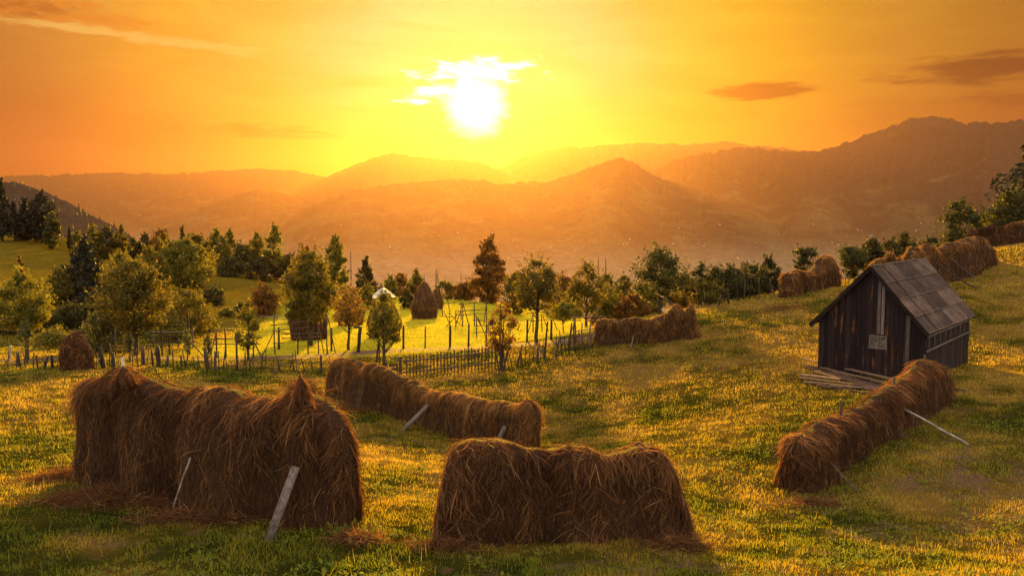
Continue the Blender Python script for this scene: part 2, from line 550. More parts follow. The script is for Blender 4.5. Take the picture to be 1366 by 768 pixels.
wood('wall_boards', (.006, .0032, .0036), (.014, .008, .008), (.036, .021, .018))
wood('grey_wood', (.040, .028, .025), (.10, .074, .066), (.21, .16, .145))
wood('fence_wood', (.020, .012, .009), (.046, .029, .022), (.11, .075, .055))
wood('old_post', (.018, .011, .009), (.042, .027, .021), (.10, .068, .050))
wood('bark', (.022, .015, .010), (.055, .038, .026), (.12, .085, .055), .9, (9, 9, 3))
wood('birch', (.07, .05, .043), (.24, .19, .16), (.48, .40, .34), .7, (7, 7, 9))
wood('plank', (.026, .013, .010), (.075, .040, .028), (.22, .13, .09))

# the orange, barkless streaks on the hut's boards
m, N = material('hut_boards'); M['hut_boards'] = m
pos = obj_coord(N)
oz = N.comb(0.0, 0.0, N.m('MULTIPLY', N.attr('tint'), 51.0))
st = N.noise(N.v('ADD', N.v('MULTIPLY', pos, (26, 26, 1.3)), oz), 1.0, 6, .62, .4)
f = N.m('ADD', st, N.m('MULTIPLY', N.m('SUBTRACT', N.attr('tint'), .5), .35))
g = N.ramp(f, [(.25, (.005, .0025, .0035)), (.5, (.011, .006, .007)), (.8, (.030, .017, .016))])
bare_w = N.step(N.noise(N.v('ADD', N.v('MULTIPLY', pos, (7.0, 7.0, .75)), oz), 1.0, 4, .6), .585, .66)
g = N.mix(N.m('MULTIPLY', bare_w, .8), g, N.ramp(st, [(.3, (.07, .024, .007)), (.7, (.19, .070, .018))]))
finish(N, g, .8, .2, normal=bump(N, st, .6, .015))

m, N = material('roof_sheet'); M['roof_sheet'] = m
pos = obj_coord(N)
a = N.noise(pos, 2.2, 5, .6); b = N.noise(pos, 26, 4, .7)
f = N.m('ADD', N.m('MULTIPLY', a, .55), N.m('MULTIPLY', b, .45))
f = N.m('ADD', f, N.m('MULTIPLY', N.m('SUBTRACT', N.attr('tint'), .5), .20))
g = N.ramp(f, [(.3, (.022, .012, .010)), (.5, (.058, .034, .026)), (.7, (.165, .105, .080))])
finish(N, g, .85, .25, normal=bump(N, b, .5, .01))

m, N = material('window_glass'); M['window_glass'] = m
g = N.ramp(N.noise(obj_coord(N), 9, 4, .6), [(.35, (.03, .03, .026)), (.6, (.13, .12, .09)), (.8, (.3, .27, .2))])
finish(N, g, .25, .5)

m, N = material('plastic_sheet'); M['plastic_sheet'] = m
finish(N, (.80, .80, .76), .45, .4, .5)

m, N = material('white_plaster'); M['white_plaster'] = m
finish(N, (.36, .33, .29), .8, .2)
m, N = material('house_roof'); M['house_roof'] = m
finish(N, N.ramp(N.n.new('ShaderNodeObjectInfo').outputs['Random'], [(0, (.30, .12, .07)), (.6, (.25, .16, .12)), (1, (.45, .42, .40))]), .6, .4)

m, N = material('dirt_track'); M['dirt_track'] = m
pos = geo_pos(N)
n = N.noise(pos, 5, 6, .65)
finish(N, N.ramp(n, [(.3, (.07, .038, .020)), (.6, (.15, .085, .042)), (.8, (.22, .135, .07))]), .95, .1, normal=bump(N, n, .6, .05))

# hills and mountains: forest, pasture and small fields
for nm, fs, thr in (('mountain', .0032, .47), ('forest_hill', .006, .30)):
    m, N = material(nm); M[nm] = m
    pos = geo_pos(N)
    vor = N.n.new('ShaderNodeTexVoronoi'); vor.inputs['Scale'].default_value = .011
    N.l.new(N.v('ADD', pos, N.v('MULTIPLY', N.noise(pos, .004, 3, out=1), (30., 30., 0.))), vor.inputs['Vector'])
    fields = N.ramp(N.sep(vor.outputs['Color'])[0], [(0, (.055, .050, .028)), (.4, (.066, .057, .030)), (.8, (.078, .064, .033)), (1, (.095, .074, .038))])
    fields = N.mix(N.step(N.noise(pos, .045, 4, .7), .52, .60), fields, (.036, .033, .019))
    nz = N.noise(pos, fs, 8, .62)
    hgt = N.m('MULTIPLY', N.sep(pos)[2], .00030)
    forest = N.ramp(N.noise(pos, .03, 3, .7), [(.3, (.026, .022, .018)), (.7, (.046, .038, .026))])  # brown haze tint put into the forest colour
    c = N.mix(N.step(N.m('ADD', nz, hgt), thr - .06, thr + .08), fields, forest)
    if nm == 'mountain':                                   # fields paled towards the valley bottom, mist put into the colour
        c = N.mix(N.m('MULTIPLY', N.step(N.sep(pos)[2], -90, -300), .75), c, N.ramp(N.noise(pos, .02, 4, .6), [(.35, (.16, .125, .07)), (.65, (.27, .21, .13))]))
    finish(N, c, 1.0, .0, normal=bump(N, N.noise(pos, .006, 4, .5), .3, 25.0))


def leaf(name, a, b, c, transl=.45):
    m, N = material(name); M[name] = m
    oi = N.n.new('ShaderNodeObjectInfo').outputs['Random']
    g = N.ramp(N.attr('tint'), [(0, a), (.6, b), (1, c)])
    hs = N.n.new('ShaderNodeHueSaturation'); N.l.new(g, hs.inputs['Color'])
    N.put(hs.inputs['Hue'], N.m('ADD', .470, N.m('MULTIPLY', oi, .03)))
    N.put(hs.inputs['Value'], N.m('ADD', .85, N.m('MULTIPLY', oi, .3)))
    finish(N, hs.outputs[0], .6, .3, transl, N.mix(1.0, hs.outputs[0], (1.12, 1.15, .8), 'MULTIPLY'))


leaf('leaf_dark', (.020, .024, .006), (.054, .054, .011), (.125, .108, .022), .45)
leaf('leaf_green', (.062, .070, .008), (.155, .140, .017), (.310, .240, .034), .54)
leaf('leaf_yellow', (.055, .060, .008), (.155, .140, .016), (.340, .265, .036), .54)
leaf('leaf_pale', (.070, .075, .018), (.150, .140, .034), (.260, .220, .070))
leaf('leaf_autumn', (.080, .048, .008), (.190, .105, .016), (.320, .190, .035), .5)
leaf('needle', (.012, .014, .007), (.026, .028, .012), (.050, .046, .018), .15)

# ------------------------------------------------------------------ ground: one sheet out to the horizon
ang = np.radians(np.concatenate([np.arange(-180, -46, 5.0), np.arange(-46, 46.01, .21), np.arange(51, 180.1, 5.0)]))
rr = np.concatenate([[0.5, 2, 4, 6], np.geomspace(7.5, 60, 230), np.geomspace(60, 200, 110)[1:], np.geomspace(200, 15600, 110)[1:]])
AA, RR = np.meshgrid(ang, rr)
gx = (np.sin(AA) * RR).ravel(); gy = (np.cos(AA) * RR).ravel()
gz = H(gx, gy)
nr, na = RR.shape
ii, kk = np.meshgrid(np.arange(nr - 1), np.arange(na - 1), indexing='ij')
q = np.stack([ii * na + kk, ii * na + kk + 1, (ii + 1) * na + kk + 1, (ii + 1) * na + kk], -1).reshape(-1, 4)[:, ::-1]
mb = MB()
mb.add(np.stack([gx, gy, gz], 1), q, None, dry_and_sunlit(gx, gy))
ground = tag(mb.build('ground', M['ground']), 'mown hillside grass sloping down to the valley', 'ground', kind='structure')
for nm, val in (('bare', bareness(gx, gy)), ('mow', meadow(gx, gy)), ('olive', smooth(56, 72, gy) * (1 - meadow(gx, gy)) * smooth(6, -4, gx - (gy - 60) * .02)), ('far', smooth(170, 420, np.hypot(gx, gy)))):
    a = ground.data.attributes.new(nm, 'FLOAT', 'POINT'); a.data.foreach_set('value', val.astype(np.float32))

# ------------------------------------------------------------------ mountains
def ridge(name, mat, sil, D, front, back, floor, spur, jag, seed, label, wob=.06):
    us = np.arange(sil[0][0], sil[-1][0] + .1, 1.6 if D > 2500 else .8)
    vs = np.interp(us, [s[0] for s in sil], [s[1] for s in sil])
    k = np.ones(7) / 7                                     # soften the polyline's corners
    vs = np.convolve(np.pad(vs, 3, 'edge'), k, 'valid')
    n = len(us)
    dirs = np.array([pix_dir(u, v) for u, v in zip(us, vs)])
    hor = np.hypot(dirs[:, 0], dirs[:, 1])
    ca = dirs[:, :2] / hor[:, None]; slope = dirs[:, 2] / hor
    Dn = D * (1 + wob * (fbm(us / 90, us * 0 + seed, 3, seed) - .5) * 2)
    zr = slope * Dn + (fbm(us / 9.0, us * 0, 4, seed + 3, .65) - .5) * jag
    ws = np.concatenate([np.linspace(-1, 0, 90)[:-1], np.linspace(0, 1, 24)])
    V = []
    for w in ws:
        rad = Dn + (w * front if w < 0 else w * back)
        x = ca[:, 0] * rad; y = ca[:, 1] * rad
        a = abs(w)
        g = (1 - a) ** 1.25
        rg = 1 - abs(2 * fbm(x / 900, y / 1500, 5, seed + 9) - 1) * 1.6
        big = (rg - .45) * spur * (zr - floor) * np.minimum(1, a * 6) * (1 - a) ** .7
        small = (fbm(x / 160, y / 160, 4, seed + 21) - .5) * .06 * (zr - floor) * np.minimum(1, a * 10)
        V.append(np.stack([x, y, floor + (zr - floor) * g + big + small - 25 * smooth(.9, 1, a)], 1))
    V = np.concatenate(V)
    nw = len(ws)
    ii, kk = np.meshgrid(np.arange(nw - 1), np.arange(n - 1), indexing='ij')
    q = np.stack([ii * n + kk, ii * n + kk + 1, (ii + 1) * n + kk + 1, (ii + 1) * n + kk], -1).reshape(-1, 4)
    m = MB(); m.add(V, q)
    return tag(m.build(name, M[mat]), label, 'mountain', kind='structure')


RIDGES = [
    ridge('mountain', 'mountain', [(-260, 240), (-100, 238), (0, 235), (60, 234), (110, 232), (160, 231), (210, 232), (260, 230), (310, 226), (360, 226), (400, 228), (430, 236), (480, 255), (560, 290)], 12500, 4200, 1500, -330, .10, 60, 3,
          'long level mountain ridge fading into orange haze'),
    ridge('mountain', 'mountain', [(340, 285), (380, 258), (430, 238), (480, 217), (510, 207), (524, 204), (545, 208), (580, 212), (620, 214), (645, 219), (668, 228), (720, 250), (790, 280)], 10800, 3000, 1500, -330, .13, 40, 5,
          'rounded mountain with a small peak under the sun'),
    ridge('mountain', 'mountain', [(560, 275), (620, 245), (668, 225), (700, 209), (735, 199), (757, 194), (775, 198), (800, 194), (840, 191), (880, 192), (915, 193), (945, 191), (970, 187), (985, 192), (1010, 194), (1040, 197), (1100, 205), (1200, 230)], 12000, 3500, 1500, -330, .12, 60, 8,
          'far pale mountain ridge beyond the centre of the valley'),
    ridge('mountain', 'mountain', [(800, 262), (840, 240), (868, 229), (900, 214), (940, 205), (985, 197), (1030, 199), (1060, 202), (1082, 203), (1110, 198), (1140, 186), (1175, 173), (1205, 162), (1225, 156), (1250, 154), (1275, 160), (1292, 165), (1320, 162), (1345, 163), (1366, 161), (1420, 158), (1500, 175), (1650, 190)], 7600, 3000, 1600, -330, .16, 55, 13,
          'big dark forested mountain rising highest above the hut'),
    ridge('mountain', 'mountain', [(190, 315), (230, 292), (265, 278), (295, 266), (322, 257), (345, 254), (372, 257), (400, 264), (430, 276), (470, 298), (520, 320)], 8200, 2000, 1200, -330, .14, 30, 17,
          'low hazy hill in the middle of the valley'),
    ridge('mountain', 'mountain', [(300, 340), (350, 308), (385, 290), (420, 271), (452, 257), (480, 252), (520, 247), (560, 242), (600, 239), (640, 240), (668, 246), (700, 243), (735, 242), (755, 236), (780, 225), (805, 217), (822, 212), (836, 212), (848, 219), (866, 231), (890, 241), (925, 254), (965, 268), (1010, 280), (1060, 296), (1120, 318), (1200, 350)], 6000, 2300, 1300, -330, .16, 32, 23,
          'nearer mountain with a pointed summit facing the meadow'),
    ridge('hill', 'forest_hill', [(-200, 215), (-100, 222), (-40, 234), (0, 242), (25, 244), (50, 252), (75, 262), (100, 275), (130, 291), (155, 303), (180, 319), (205, 338), (240, 365)], 1500, 600, 400, -170, .06, 4, 29,
          'dark wooded hillside sloping down behind the spur', .03),
]

# conifers along the crest of the wooded hillside: one distant wood
mb = MB()
hb = RIDGES[-1].data.vertices
for i in range(2600):
    vtx = hb[int(RNG.integers(len(hb)))].co
    if vtx.y < 1000: continue
    h = RNG.uniform(4, 9); rr_ = h * .2
    x, y, z = vtx.x + RNG.uniform(-3, 3), vtx.y + RNG.uniform(-3, 3), vtx.z - 1
    k = 5; a = np.linspace(0, 2 * np.pi, k, endpoint=False) + RNG.uniform(0, 6)
    V = [(x + rr_ * math.cos(t), y + rr_ * math.sin(t), z) for t in a] + [(x, y, z + h)]
    mb.add(V, None, [(j, (j + 1) % k, k) for j in range(k)], RNG.uniform(0, 1))
tag(mb.build('forest', M['needle'], flat=True), 'dark conifer wood covering the far hillside', 'forest', kind='stuff')

# ------------------------------------------------------------------ haze: one closed box of even air
mb = MB()
X0, X1, Y0, Y1, Z0, Z1 = -11500, 11500, -16200, 16200, -420, 1180
box(mb, ((X0 + X1) / 2, (Y0 + Y1) / 2, (Z0 + Z1) / 2), np.eye(3), ((X1 - X0) / 2 + 5000, (Y1 - Y0) / 2, (Z1 - Z0) / 2))
hm = bpy.data.materials.new('haze'); hm.use_nodes = True
t = hm.node_tree; t.nodes.clear()
pv = t.nodes.new('ShaderNodeVolumePrincipled')
pv.inputs['Color'].default_value = (*HAZE_COLOR, 1)
pv.inputs['Density'].default_value = HAZE_DENSITY
pv.inputs['Anisotropy'].default_value = HAZE_G
for nm in ('Density Attribute', 'Color Attribute', 'Temperature Attribute'):
    pv.inputs[nm].default_value = ''
ho = t.nodes.new('ShaderNodeOutputMaterial'); t.links.new(pv.outputs[0], ho.inputs['Volume'])
tag(mb.build('haze', hm, flat=True), 'warm evening haze filling the valley', 'haze', kind='stuff')

# ------------------------------------------------------------------ dirt track behind the fence
tp = np.array([hit(u, v) for u, v in ((-160, 489), (-60, 484), (40, 481), (130, 478), (220, 478), (300, 479), (380, 477), (450, 473), (510, 469), (560, 466), (630, 463), (690, 460), (750, 455), (790, 450), (850, 438))])
tt = np.linspace(0, len(tp) - 1, 260)
cl = np.stack([np.interp(tt, np.arange(len(tp)), tp[:, i]) for i in range(2)], 1)
cl = np.stack([np.convolve(np.pad(cl[:, i], 12, 'edge'), np.ones(25) / 25, 'valid') for i in range(2)], 1)
dv = unit(np.gradient(cl, axis=0)); nv = np.stack([-dv[:, 1], dv[:, 0]], 1)
mb = MB(); nn = 9
lat = np.linspace(-1, 1, nn)
wid = 1.0 + .35 * (fbm(tt / 3, tt * 0, 3, 3) - .5)
P = cl[:, None] + nv[:, None] * (lat[None, :, None] * wid[:, None, None])
P[:, 0] += nv * (fbm(tt * 2, tt * 0, 2, 4) - .5)[:, None] * .5; P[:, -1] += nv * (fbm(tt * 2, tt * 0 + 7, 2, 4) - .5)[:, None] * .5
px, py = P[..., 0].ravel(), P[..., 1].ravel()
pz = H(px, py) + .035 - .07 * (np.abs(np.tile(lat, len(tt))) > .95) - .02 * np.cos(np.tile(lat, len(tt)) * 3 * np.pi)
ii, kk = np.meshgrid(np.arange(len(tt) - 1), np.arange(nn - 1), indexing='ij')
q = np.stack([ii * nn + kk, ii * nn + kk + 1, (ii + 1) * nn + kk + 1, (ii + 1) * nn + kk], -1).reshape(-1, 4)[:, ::-1]
mb.add(np.stack([px, py, pz], 1), q)
tag(mb.build('dirt_track', M['dirt_track']), 'bare dirt track running along behind the stick fence', 'track', kind='structure')
TRACK = cl

# ------------------------------------------------------------------ grass blades
def blades(n, y0, y1, spread, hh, ww, fine, keep, tintf):
    U = RNG.uniform(0, 1, n)
    y = (y0 ** .3 + U * (y1 ** .3 - y0 ** .3)) ** (1 / .3)
    x = RNG.uniform(-1, 1, n) * (spread * y + 3)
    ok = keep(x, y)
    ok &= RNG.uniform(size=len(x)) < .42 + 1.5 * np.clip(fbm(x / .34, y / .34, 3, 61) - .36, 0, 1) * 3
    x, y = x[ok], y[ok]
    z = H(x, y)
    n = len(x)
    tuft = np.clip((fbm(x / .34, y / .34, 3, 61) - .30) * 2.2, .05, 1.15)
    far = np.maximum(1, y / 13.0)
    h = hh * (.35 + 1.15 * tuft) * RNG.uniform(.6, 1.3, n) * far ** .45
    w = ww * RNG.uniform(.7, 1.3, n) * far ** .9
    a = RNG.uniform(0, 2 * np.pi, n); l = RNG.uniform(0, .75, n) * h; la = RNG.uniform(0, 2 * np.pi, n)
    b = np.stack([x, y, z - .01], 1); s = np.stack([np.cos(a), np.sin(a), 0 * a], 1) * w[:, None] / 2
    lean = np.stack([np.cos(la) * l, np.sin(la) * l, 0 * l], 1)
    up = np.zeros((n, 3)); up[:, 2] = h
    tip = b + lean + up * .9
    t = np.clip(tintf(x, y, n) + (tuft - .5) * .16, 0, 1)
    if fine:
        mid = b + lean * .3 + up * .55
        V = np.stack([b - s, b + s, mid + s * .75, mid - s * .75, tip], 1).reshape(-1, 3)
        k = np.arange(n)[:, None] * 5
        return V, k + np.array([[0, 1, 2, 3]]), k + np.array([[3, 2, 4]]), np.repeat(t, 5)
    V = np.stack([b - s, b + s, tip], 1).reshape(-1, 3)
    k = np.arange(n)[:, None] * 3
    return V, None, k + np.array([[0, 1, 2]]), np.repeat(t, 3)


def off_track(x, y, d=1.0):
    m = np.ones(len(x), bool)
    s = np.where((y > 40) & (y < 56))[0]
    if len(s):
        dd = np.min((x[s, None] - TRACK[None, ::4, 0]) ** 2 + (y[s, None] - TRACK[None, ::4, 1]) ** 2, 1)
        m[s] = dd > d * d
    return m


HUT_C = np.array([14.7, 30.7])


def keep_near(x, y):
    br = bareness(x, y)
    return (RNG.uniform(0, 1, len(x)) > br * .6) & off_track(x, y, .9) & (meadow(x, y) < .5)


def tint_near(x, y, n):
    return np.clip(dry_and_sunlit(x, y) + RNG.normal(0, .13, n), 0, 1)


mb = MB()
mb.add(*blades(150000, 8.6, 19, .70, .066, .0085, True, keep_near, tint_near))
mb.add(*blades(330000, 19, 70, .70, .064, .0090, False, keep_near, tint_near))
n = 26000                                                 # broad leaved weeds in patches near the viewer
y = RNG.uniform(9, 21, n); x = RNG.uniform(-1, 1, n) * (.7 * y + 2)
ok = (fbm(x / 1.1, y / 1.1, 3, 91) + .25 * smooth(3, 9, x) > .62)
x, y = x[ok], y[ok]; n = len(x); z = H(x, y)
a = RNG.uniform(0, 2 * np.pi, n); l = RNG.uniform(.03, .085, n)
o = np.stack([np.cos(a), np.sin(a), RNG.uniform(.2, 1.1, n)], 1) * l[:, None]; s = np.stack([-np.sin(a), np.cos(a), 0 * a], 1) * (l * .34)[:, None]
b = np.stack([x, y, z + RNG.uniform(.0, .05, n)], 1)
mb.add(np.stack([b, b + o * .5 + s, b + o, b + o * .5 - s], 1).reshape(-1, 3), np.arange(n * 4).reshape(-1, 4), None, np.repeat(RNG.uniform(0, .25, n), 4))
n = 5000                                                  # dry stalks standing above the sward
y = RNG.uniform(8.8, 30, n); x = RNG.uniform(-1, 1, n) * (.7 * y + 2); z = H(x, y)
h = RNG.uniform(.10, .24, n); a = RNG.uniform(0, 6.28, n)
b = np.stack([x, y, z], 1); s = np.stack([np.cos(a), np.sin(a), 0 * a], 1) * .004
tp_ = b + np.stack([RNG.normal(0, .05, n), RNG.normal(0, .05, n), h], 1)
mb.add(np.stack([b - s, b + s, tp_], 1).reshape(-1, 3), None, np.arange(n * 3).reshape(-1, 3), np.repeat(RNG.uniform(.6, 1, n), 3))
tag(mb.build('grass', M['grass'], flat=True), 'short mown grass, green and straw coloured, over the slope', 'grass', kind='stuff')
mb = MB()
mb.add(*blades(110000, 43, 122, .42, .085, .010, False, lambda x, y: (meadow(x, y) > .5) & off_track(x, y, .9), lambda x, y, n: np.clip(fbm(x / 2.5, y / 2.5, 3, 77) + RNG.normal(0, .15, n), 0, 1)))
tag(mb.build('grass', M['meadow_grass'], flat=True), 'bright lime meadow grass beyond the fence', 'grass', kind='stuff')

# ------------------------------------------------------------------ hay
def ribbons(mb, root, d, L, w, tint, droop, lean=None):
    """flat curved straws: root (n,3), first direction d, length L, width w"""
    n = len(root)
    K = 4
    pts = np.empty((n, K, 3)); pts[:, 0] = root
    dd = d.copy()
    for k in range(1, K):
        pts[:, k] = pts[:, k - 1] + dd * (L / (K - 1))[:, None]
        dd = dd + RNG.normal(0, .16, (n, 3)); dd[:, 2] -= droop; dd = unit(dd)
    s = unit(np.cross(d, RNG.normal(size=(n, 3))))
    ww = np.array([.7, 1, .85, .25])
    V = np.stack([pts + s[:, None] * (w[:, None] * ww)[..., None] / 2, pts - s[:, None] * (w[:, None] * ww)[..., None] / 2], 2)
    V[..., 2] = np.maximum(V[..., 2], H(V[..., 0].ravel(), V[..., 1].ravel()).reshape(V.shape[:-1]) - .015)
    base = np.arange(n)[:, None, None] * (K * 2) + np.arange(K - 1)[None, :, None] * 2
    q = base + np.array([0, 1, 3, 2])[None, None]
    mb.add(V.reshape(-1, 3), q.reshape(-1, 4), None, np.repeat(tint, K * 2))


def straws(mb, surf, n, L, w, clump=16, fly=.09, srange=(0, 1), trange=(-1, 1), wild=1.0):
    """hang straws over a surface surf(s, t) -> points; |t| grows downwards"""
    m = max(1, n // clump)
    cs = RNG.uniform(*srange, m); ct = RNG.uniform(*trange, m)
    ctint = np.clip(RNG.normal(.5, .20, m) + (fbm(cs * 9, ct * 2, 3, 88) - .5) * .7, .03, .97)
    cdir = RNG.normal(0, .38 * wild, m)
    cout = np.where(RNG.uniform(size=m) < .10, RNG.uniform(.15, .45, m), 0)      # locks that stand off the heap
    clen = np.where(cout > 0, 1.35, 1.0) * RNG.uniform(.75, 1.2, m)
    k = np.repeat(np.arange(m), clump)
    s = np.clip(cs[k] + RNG.normal(0, .012, len(k)), *srange)
    t = np.clip(ct[k] + RNG.normal(0, .06, len(k)), *trange)
    e = 1e-3
    p0 = surf(s, t)
    sg = np.where(t >= 0, 1, -1)
    dt = unit(surf(s, np.clip(t + e * sg, -1.01, 1.01)) - p0)
    ds = unit(surf(np.clip(s + e, 0, 1), t) - surf(np.clip(s - e, 0, 1), t))
    nrm = unit(np.cross(ds, dt)) * sg[:, None]
    nrm *= np.sign((nrm * (p0 - surf(np.full_like(s, .5), t * 0 + .0) + [0, 0, .4])).sum(1) + 1e-9)[:, None] * 0 + 1
    r = np.arange(len(k))
    out = np.where(RNG.uniform(size=len(r)) < fly, RNG.uniform(.3, 1.1, len(r)), RNG.uniform(.02, .26, len(r)))
    d = unit(dt + ds * (cdir[k] + RNG.normal(0, .22 * wild, len(k)))[:, None] + nrm * (out + cout[k])[:, None])
    cross_ = RNG.uniform(size=len(k)) < .10 * wild           # some lie across
    d[cross_] = unit(ds[cross_] * RNG.choice([-1, 1], cross_.sum())[:, None] + dt[cross_] * .5 + nrm[cross_] * .15)
    root = p0 + nrm * RNG.uniform(-.02, .05, len(k))[:, None]
    ribbons(mb, root, d, L * clen[k] * RNG.uniform(.5, 1.35, len(k)), w * RNG.uniform(.6, 1.4, len(k)), np.clip(ctint[k] + RNG.normal(0, .16, len(k)), 0, 1), .20)


def hay_rack(label, A, B, tops, wt_, wb, n, L, w, Ya=None, Yb=None, group='hay drying racks on the slope', seed=0, posts=(), hay='hay', bulge=0.0, shaggy=.16):
    """A, B: photo pixels of the front foot of the heap at its two ends; tops: photo outline of its upper edge"""
    a = hit(*A) if Ya is None else np.append(at(*A, Ya)[:2], 0)
    b = hit(*B) if Yb is None else np.append(at(*B, Yb)[:2], 0)
    along = unit(b[:2] - a[:2]); nr_ = np.array([along[1], -along[0]])
    if np.dot(nr_, (a[:2] + b[:2]) / 2) > 0: nr_ = -nr_             # towards the viewer
    a2 = a[:2] - nr_ * wb; b2 = b[:2] - nr_ * wb                       # centre line lies half a width behind the front foot
    L0 = np.linalg.norm(b2 - a2)
    ss, hh = [], []
    for u, v in tops:
        d = pix_dir(u, v); d = d / d.y
        # the point of the ridge line seen at column u: a2 + s*(b2-a2) with x / y = d.x
        den = (b2[0] - a2[0]) - d.x * (b2[1] - a2[1])
        s = (d.x * a2[1] - a2[0]) / den
        p = a2 + s * (b2 - a2)
        ss.append(s); hh.append(d.z * p[1] - h1(*p))
    ss, hh = np.array(ss), np.maximum(np.array(hh), .2)
    o = np.argsort(ss); ss, hh = ss[o], hh[o]
    s0, s1 = ss[0], ss[-1]
    mid = (a2 + b2) / 2
    e = empty('hay_rack', (mid[0], mid[1], h1(*mid)))
    tag(e, label, 'hay rack', group)

    def surf(s, t):
        s = np.asarray(s, float); t = np.asarray(t, float)
        q = s0 + s * (s1 - s0)
        c = a2[None] + q[:, None] * (b2 - a2)[None]
        h = np.interp(q, ss, hh)
        at_ = np.abs(t)
        edge = np.clip(np.minimum(s, 1 - s) * L0 * (s1 - s0) / (wb * 1.1), 0, 1)
        ef = .22 + .78 * np.sqrt(1 - (1 - edge) ** 2)
        lat = np.sign(t) * (wt_ * np.minimum(1, at_ / .28) ** .6 + (wb - wt_) * np.clip((at_ - .1) / .9, 0, 1) ** 1.1) * ef
        zf = 1 - at_ ** 1.9
        nz = (fbm(q * L0 * .8 + seed * 7, t * 1.1 + 5 + seed, 3, 101) - .5) * 2
        n2 = (fbm(q * L0 * 3.2 + seed * 3, t * 1.6, 3, 103) - .5) * 2
        fold = (fbm(q * L0 * 1.7 + seed * 5, t * .45 + 2, 2, 107) - .5) * 2
        lat = lat * (1 + (.30 * nz + .24 * n2 + .48 * fold) * np.minimum(1, at_ * 3))
        xy = c + nr_[None] * lat[:, None]
        g = H(xy[:, 0], xy[:, 1], False)
        hz = h + (n2 * .45 + nz * .35 + fold * .35) * shaggy * np.minimum(1, edge + .3)
        return np.column_stack([xy, g + hz * zf - .02 * at_])

    ns, nt = max(24, int(L0 / .09)), 46
    sv = np.linspace(0, 1, ns); tv = np.linspace(-1, 1, nt)
    SS, TT = np.meshgrid(sv, tv, indexing='ij')
    P = surf(SS.ravel(), TT.ravel())
    ii, kk = np.meshgrid(np.arange(ns - 1), np.arange(nt - 1), indexing='ij')
    q = np.stack([ii * nt + kk, ii * nt + kk + 1, (ii + 1) * nt + kk + 1, (ii + 1) * nt + kk], -1).reshape(-1, 4)
    caps = [(k, nt - 1 - k, nt - 2 - k, k + 1) for k in range(nt // 2 - 1)]
    off = (ns - 1) * nt
    caps2 = [(off + k + 1, off + nt - 2 - k, off + nt - 1 - k, off + k) for k in range(nt // 2 - 1)]
    mb = MB()
    mb.add(P, np.vstack([q, caps, caps2]), None, .3)
    nq_core = len(q) + len(caps) * 2
    straws(mb, surf, n, L, w)
    ne = int(n * .09)
    for r_ in ((0, .03), (.97, 1)):                                   # thatch over the two ends
        straws(mb, surf, ne, L, w, srange=r_, fly=.10)
    nq = sum(len(x) for x in mb.Q)
    qm = np.ones(nq, int); qm[:nq_core] = 0
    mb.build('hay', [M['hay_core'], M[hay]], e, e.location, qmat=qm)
    for (u, v, thick, mat) in posts:                                  # posts of the frame that stick out at the top
        d = pix_dir(u, v); d = d / d.y
        den = (b2[0] - a2[0]) - d.x * (b2[1] - a2[1])
        s = (d.x * a2[1] - a2[0]) / den
        p = a2 + s * (b2 - a2)
        pb = MB(); g = h1(*p)
        rough_pole(pb, (p[0], p[1], g - .3), (p[0], p[1], d.z * p[1]), thick * 1.15, thick * .8, 8, .012, 7, RNG.uniform(.3, .7))
        pb.build('post', M[mat], e, e.location)
    return e, surf


RACKS = 'hay drying racks on the slope'
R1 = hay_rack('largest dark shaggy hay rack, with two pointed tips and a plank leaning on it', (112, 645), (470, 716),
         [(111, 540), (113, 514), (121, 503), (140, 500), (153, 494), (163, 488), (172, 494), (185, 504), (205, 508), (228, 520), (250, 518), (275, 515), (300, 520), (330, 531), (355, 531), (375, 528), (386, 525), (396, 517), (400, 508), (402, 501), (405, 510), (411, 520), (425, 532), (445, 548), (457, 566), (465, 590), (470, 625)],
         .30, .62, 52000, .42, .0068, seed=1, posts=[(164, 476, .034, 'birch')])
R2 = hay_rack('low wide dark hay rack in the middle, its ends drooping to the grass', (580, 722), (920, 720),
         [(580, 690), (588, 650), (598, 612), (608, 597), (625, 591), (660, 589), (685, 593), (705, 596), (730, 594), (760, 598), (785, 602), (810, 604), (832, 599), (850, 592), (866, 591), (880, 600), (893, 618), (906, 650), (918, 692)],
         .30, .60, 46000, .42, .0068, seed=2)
R3 = hay_rack('long sunlit golden brown hay rack running diagonally behind the low wide one', (447, 530), (714, 606),
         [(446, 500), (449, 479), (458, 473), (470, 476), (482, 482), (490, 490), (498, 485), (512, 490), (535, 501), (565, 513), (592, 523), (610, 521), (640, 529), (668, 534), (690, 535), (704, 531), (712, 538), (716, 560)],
         .20, .46, 42000, .36, .009, hay='hay_sunlit', seed=3)
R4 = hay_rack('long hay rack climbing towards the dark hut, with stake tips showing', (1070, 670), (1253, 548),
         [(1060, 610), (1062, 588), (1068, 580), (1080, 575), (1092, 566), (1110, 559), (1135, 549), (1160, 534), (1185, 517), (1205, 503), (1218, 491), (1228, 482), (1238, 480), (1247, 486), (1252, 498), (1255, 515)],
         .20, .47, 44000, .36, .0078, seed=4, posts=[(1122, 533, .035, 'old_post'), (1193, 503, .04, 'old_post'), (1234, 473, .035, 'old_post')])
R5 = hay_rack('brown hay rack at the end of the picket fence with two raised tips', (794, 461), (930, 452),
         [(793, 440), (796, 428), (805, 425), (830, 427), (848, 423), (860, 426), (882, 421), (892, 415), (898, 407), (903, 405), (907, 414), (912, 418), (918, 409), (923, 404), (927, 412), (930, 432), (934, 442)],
         .28, .55, 17000, .40, .015, hay='hay_sunlit', seed=5)
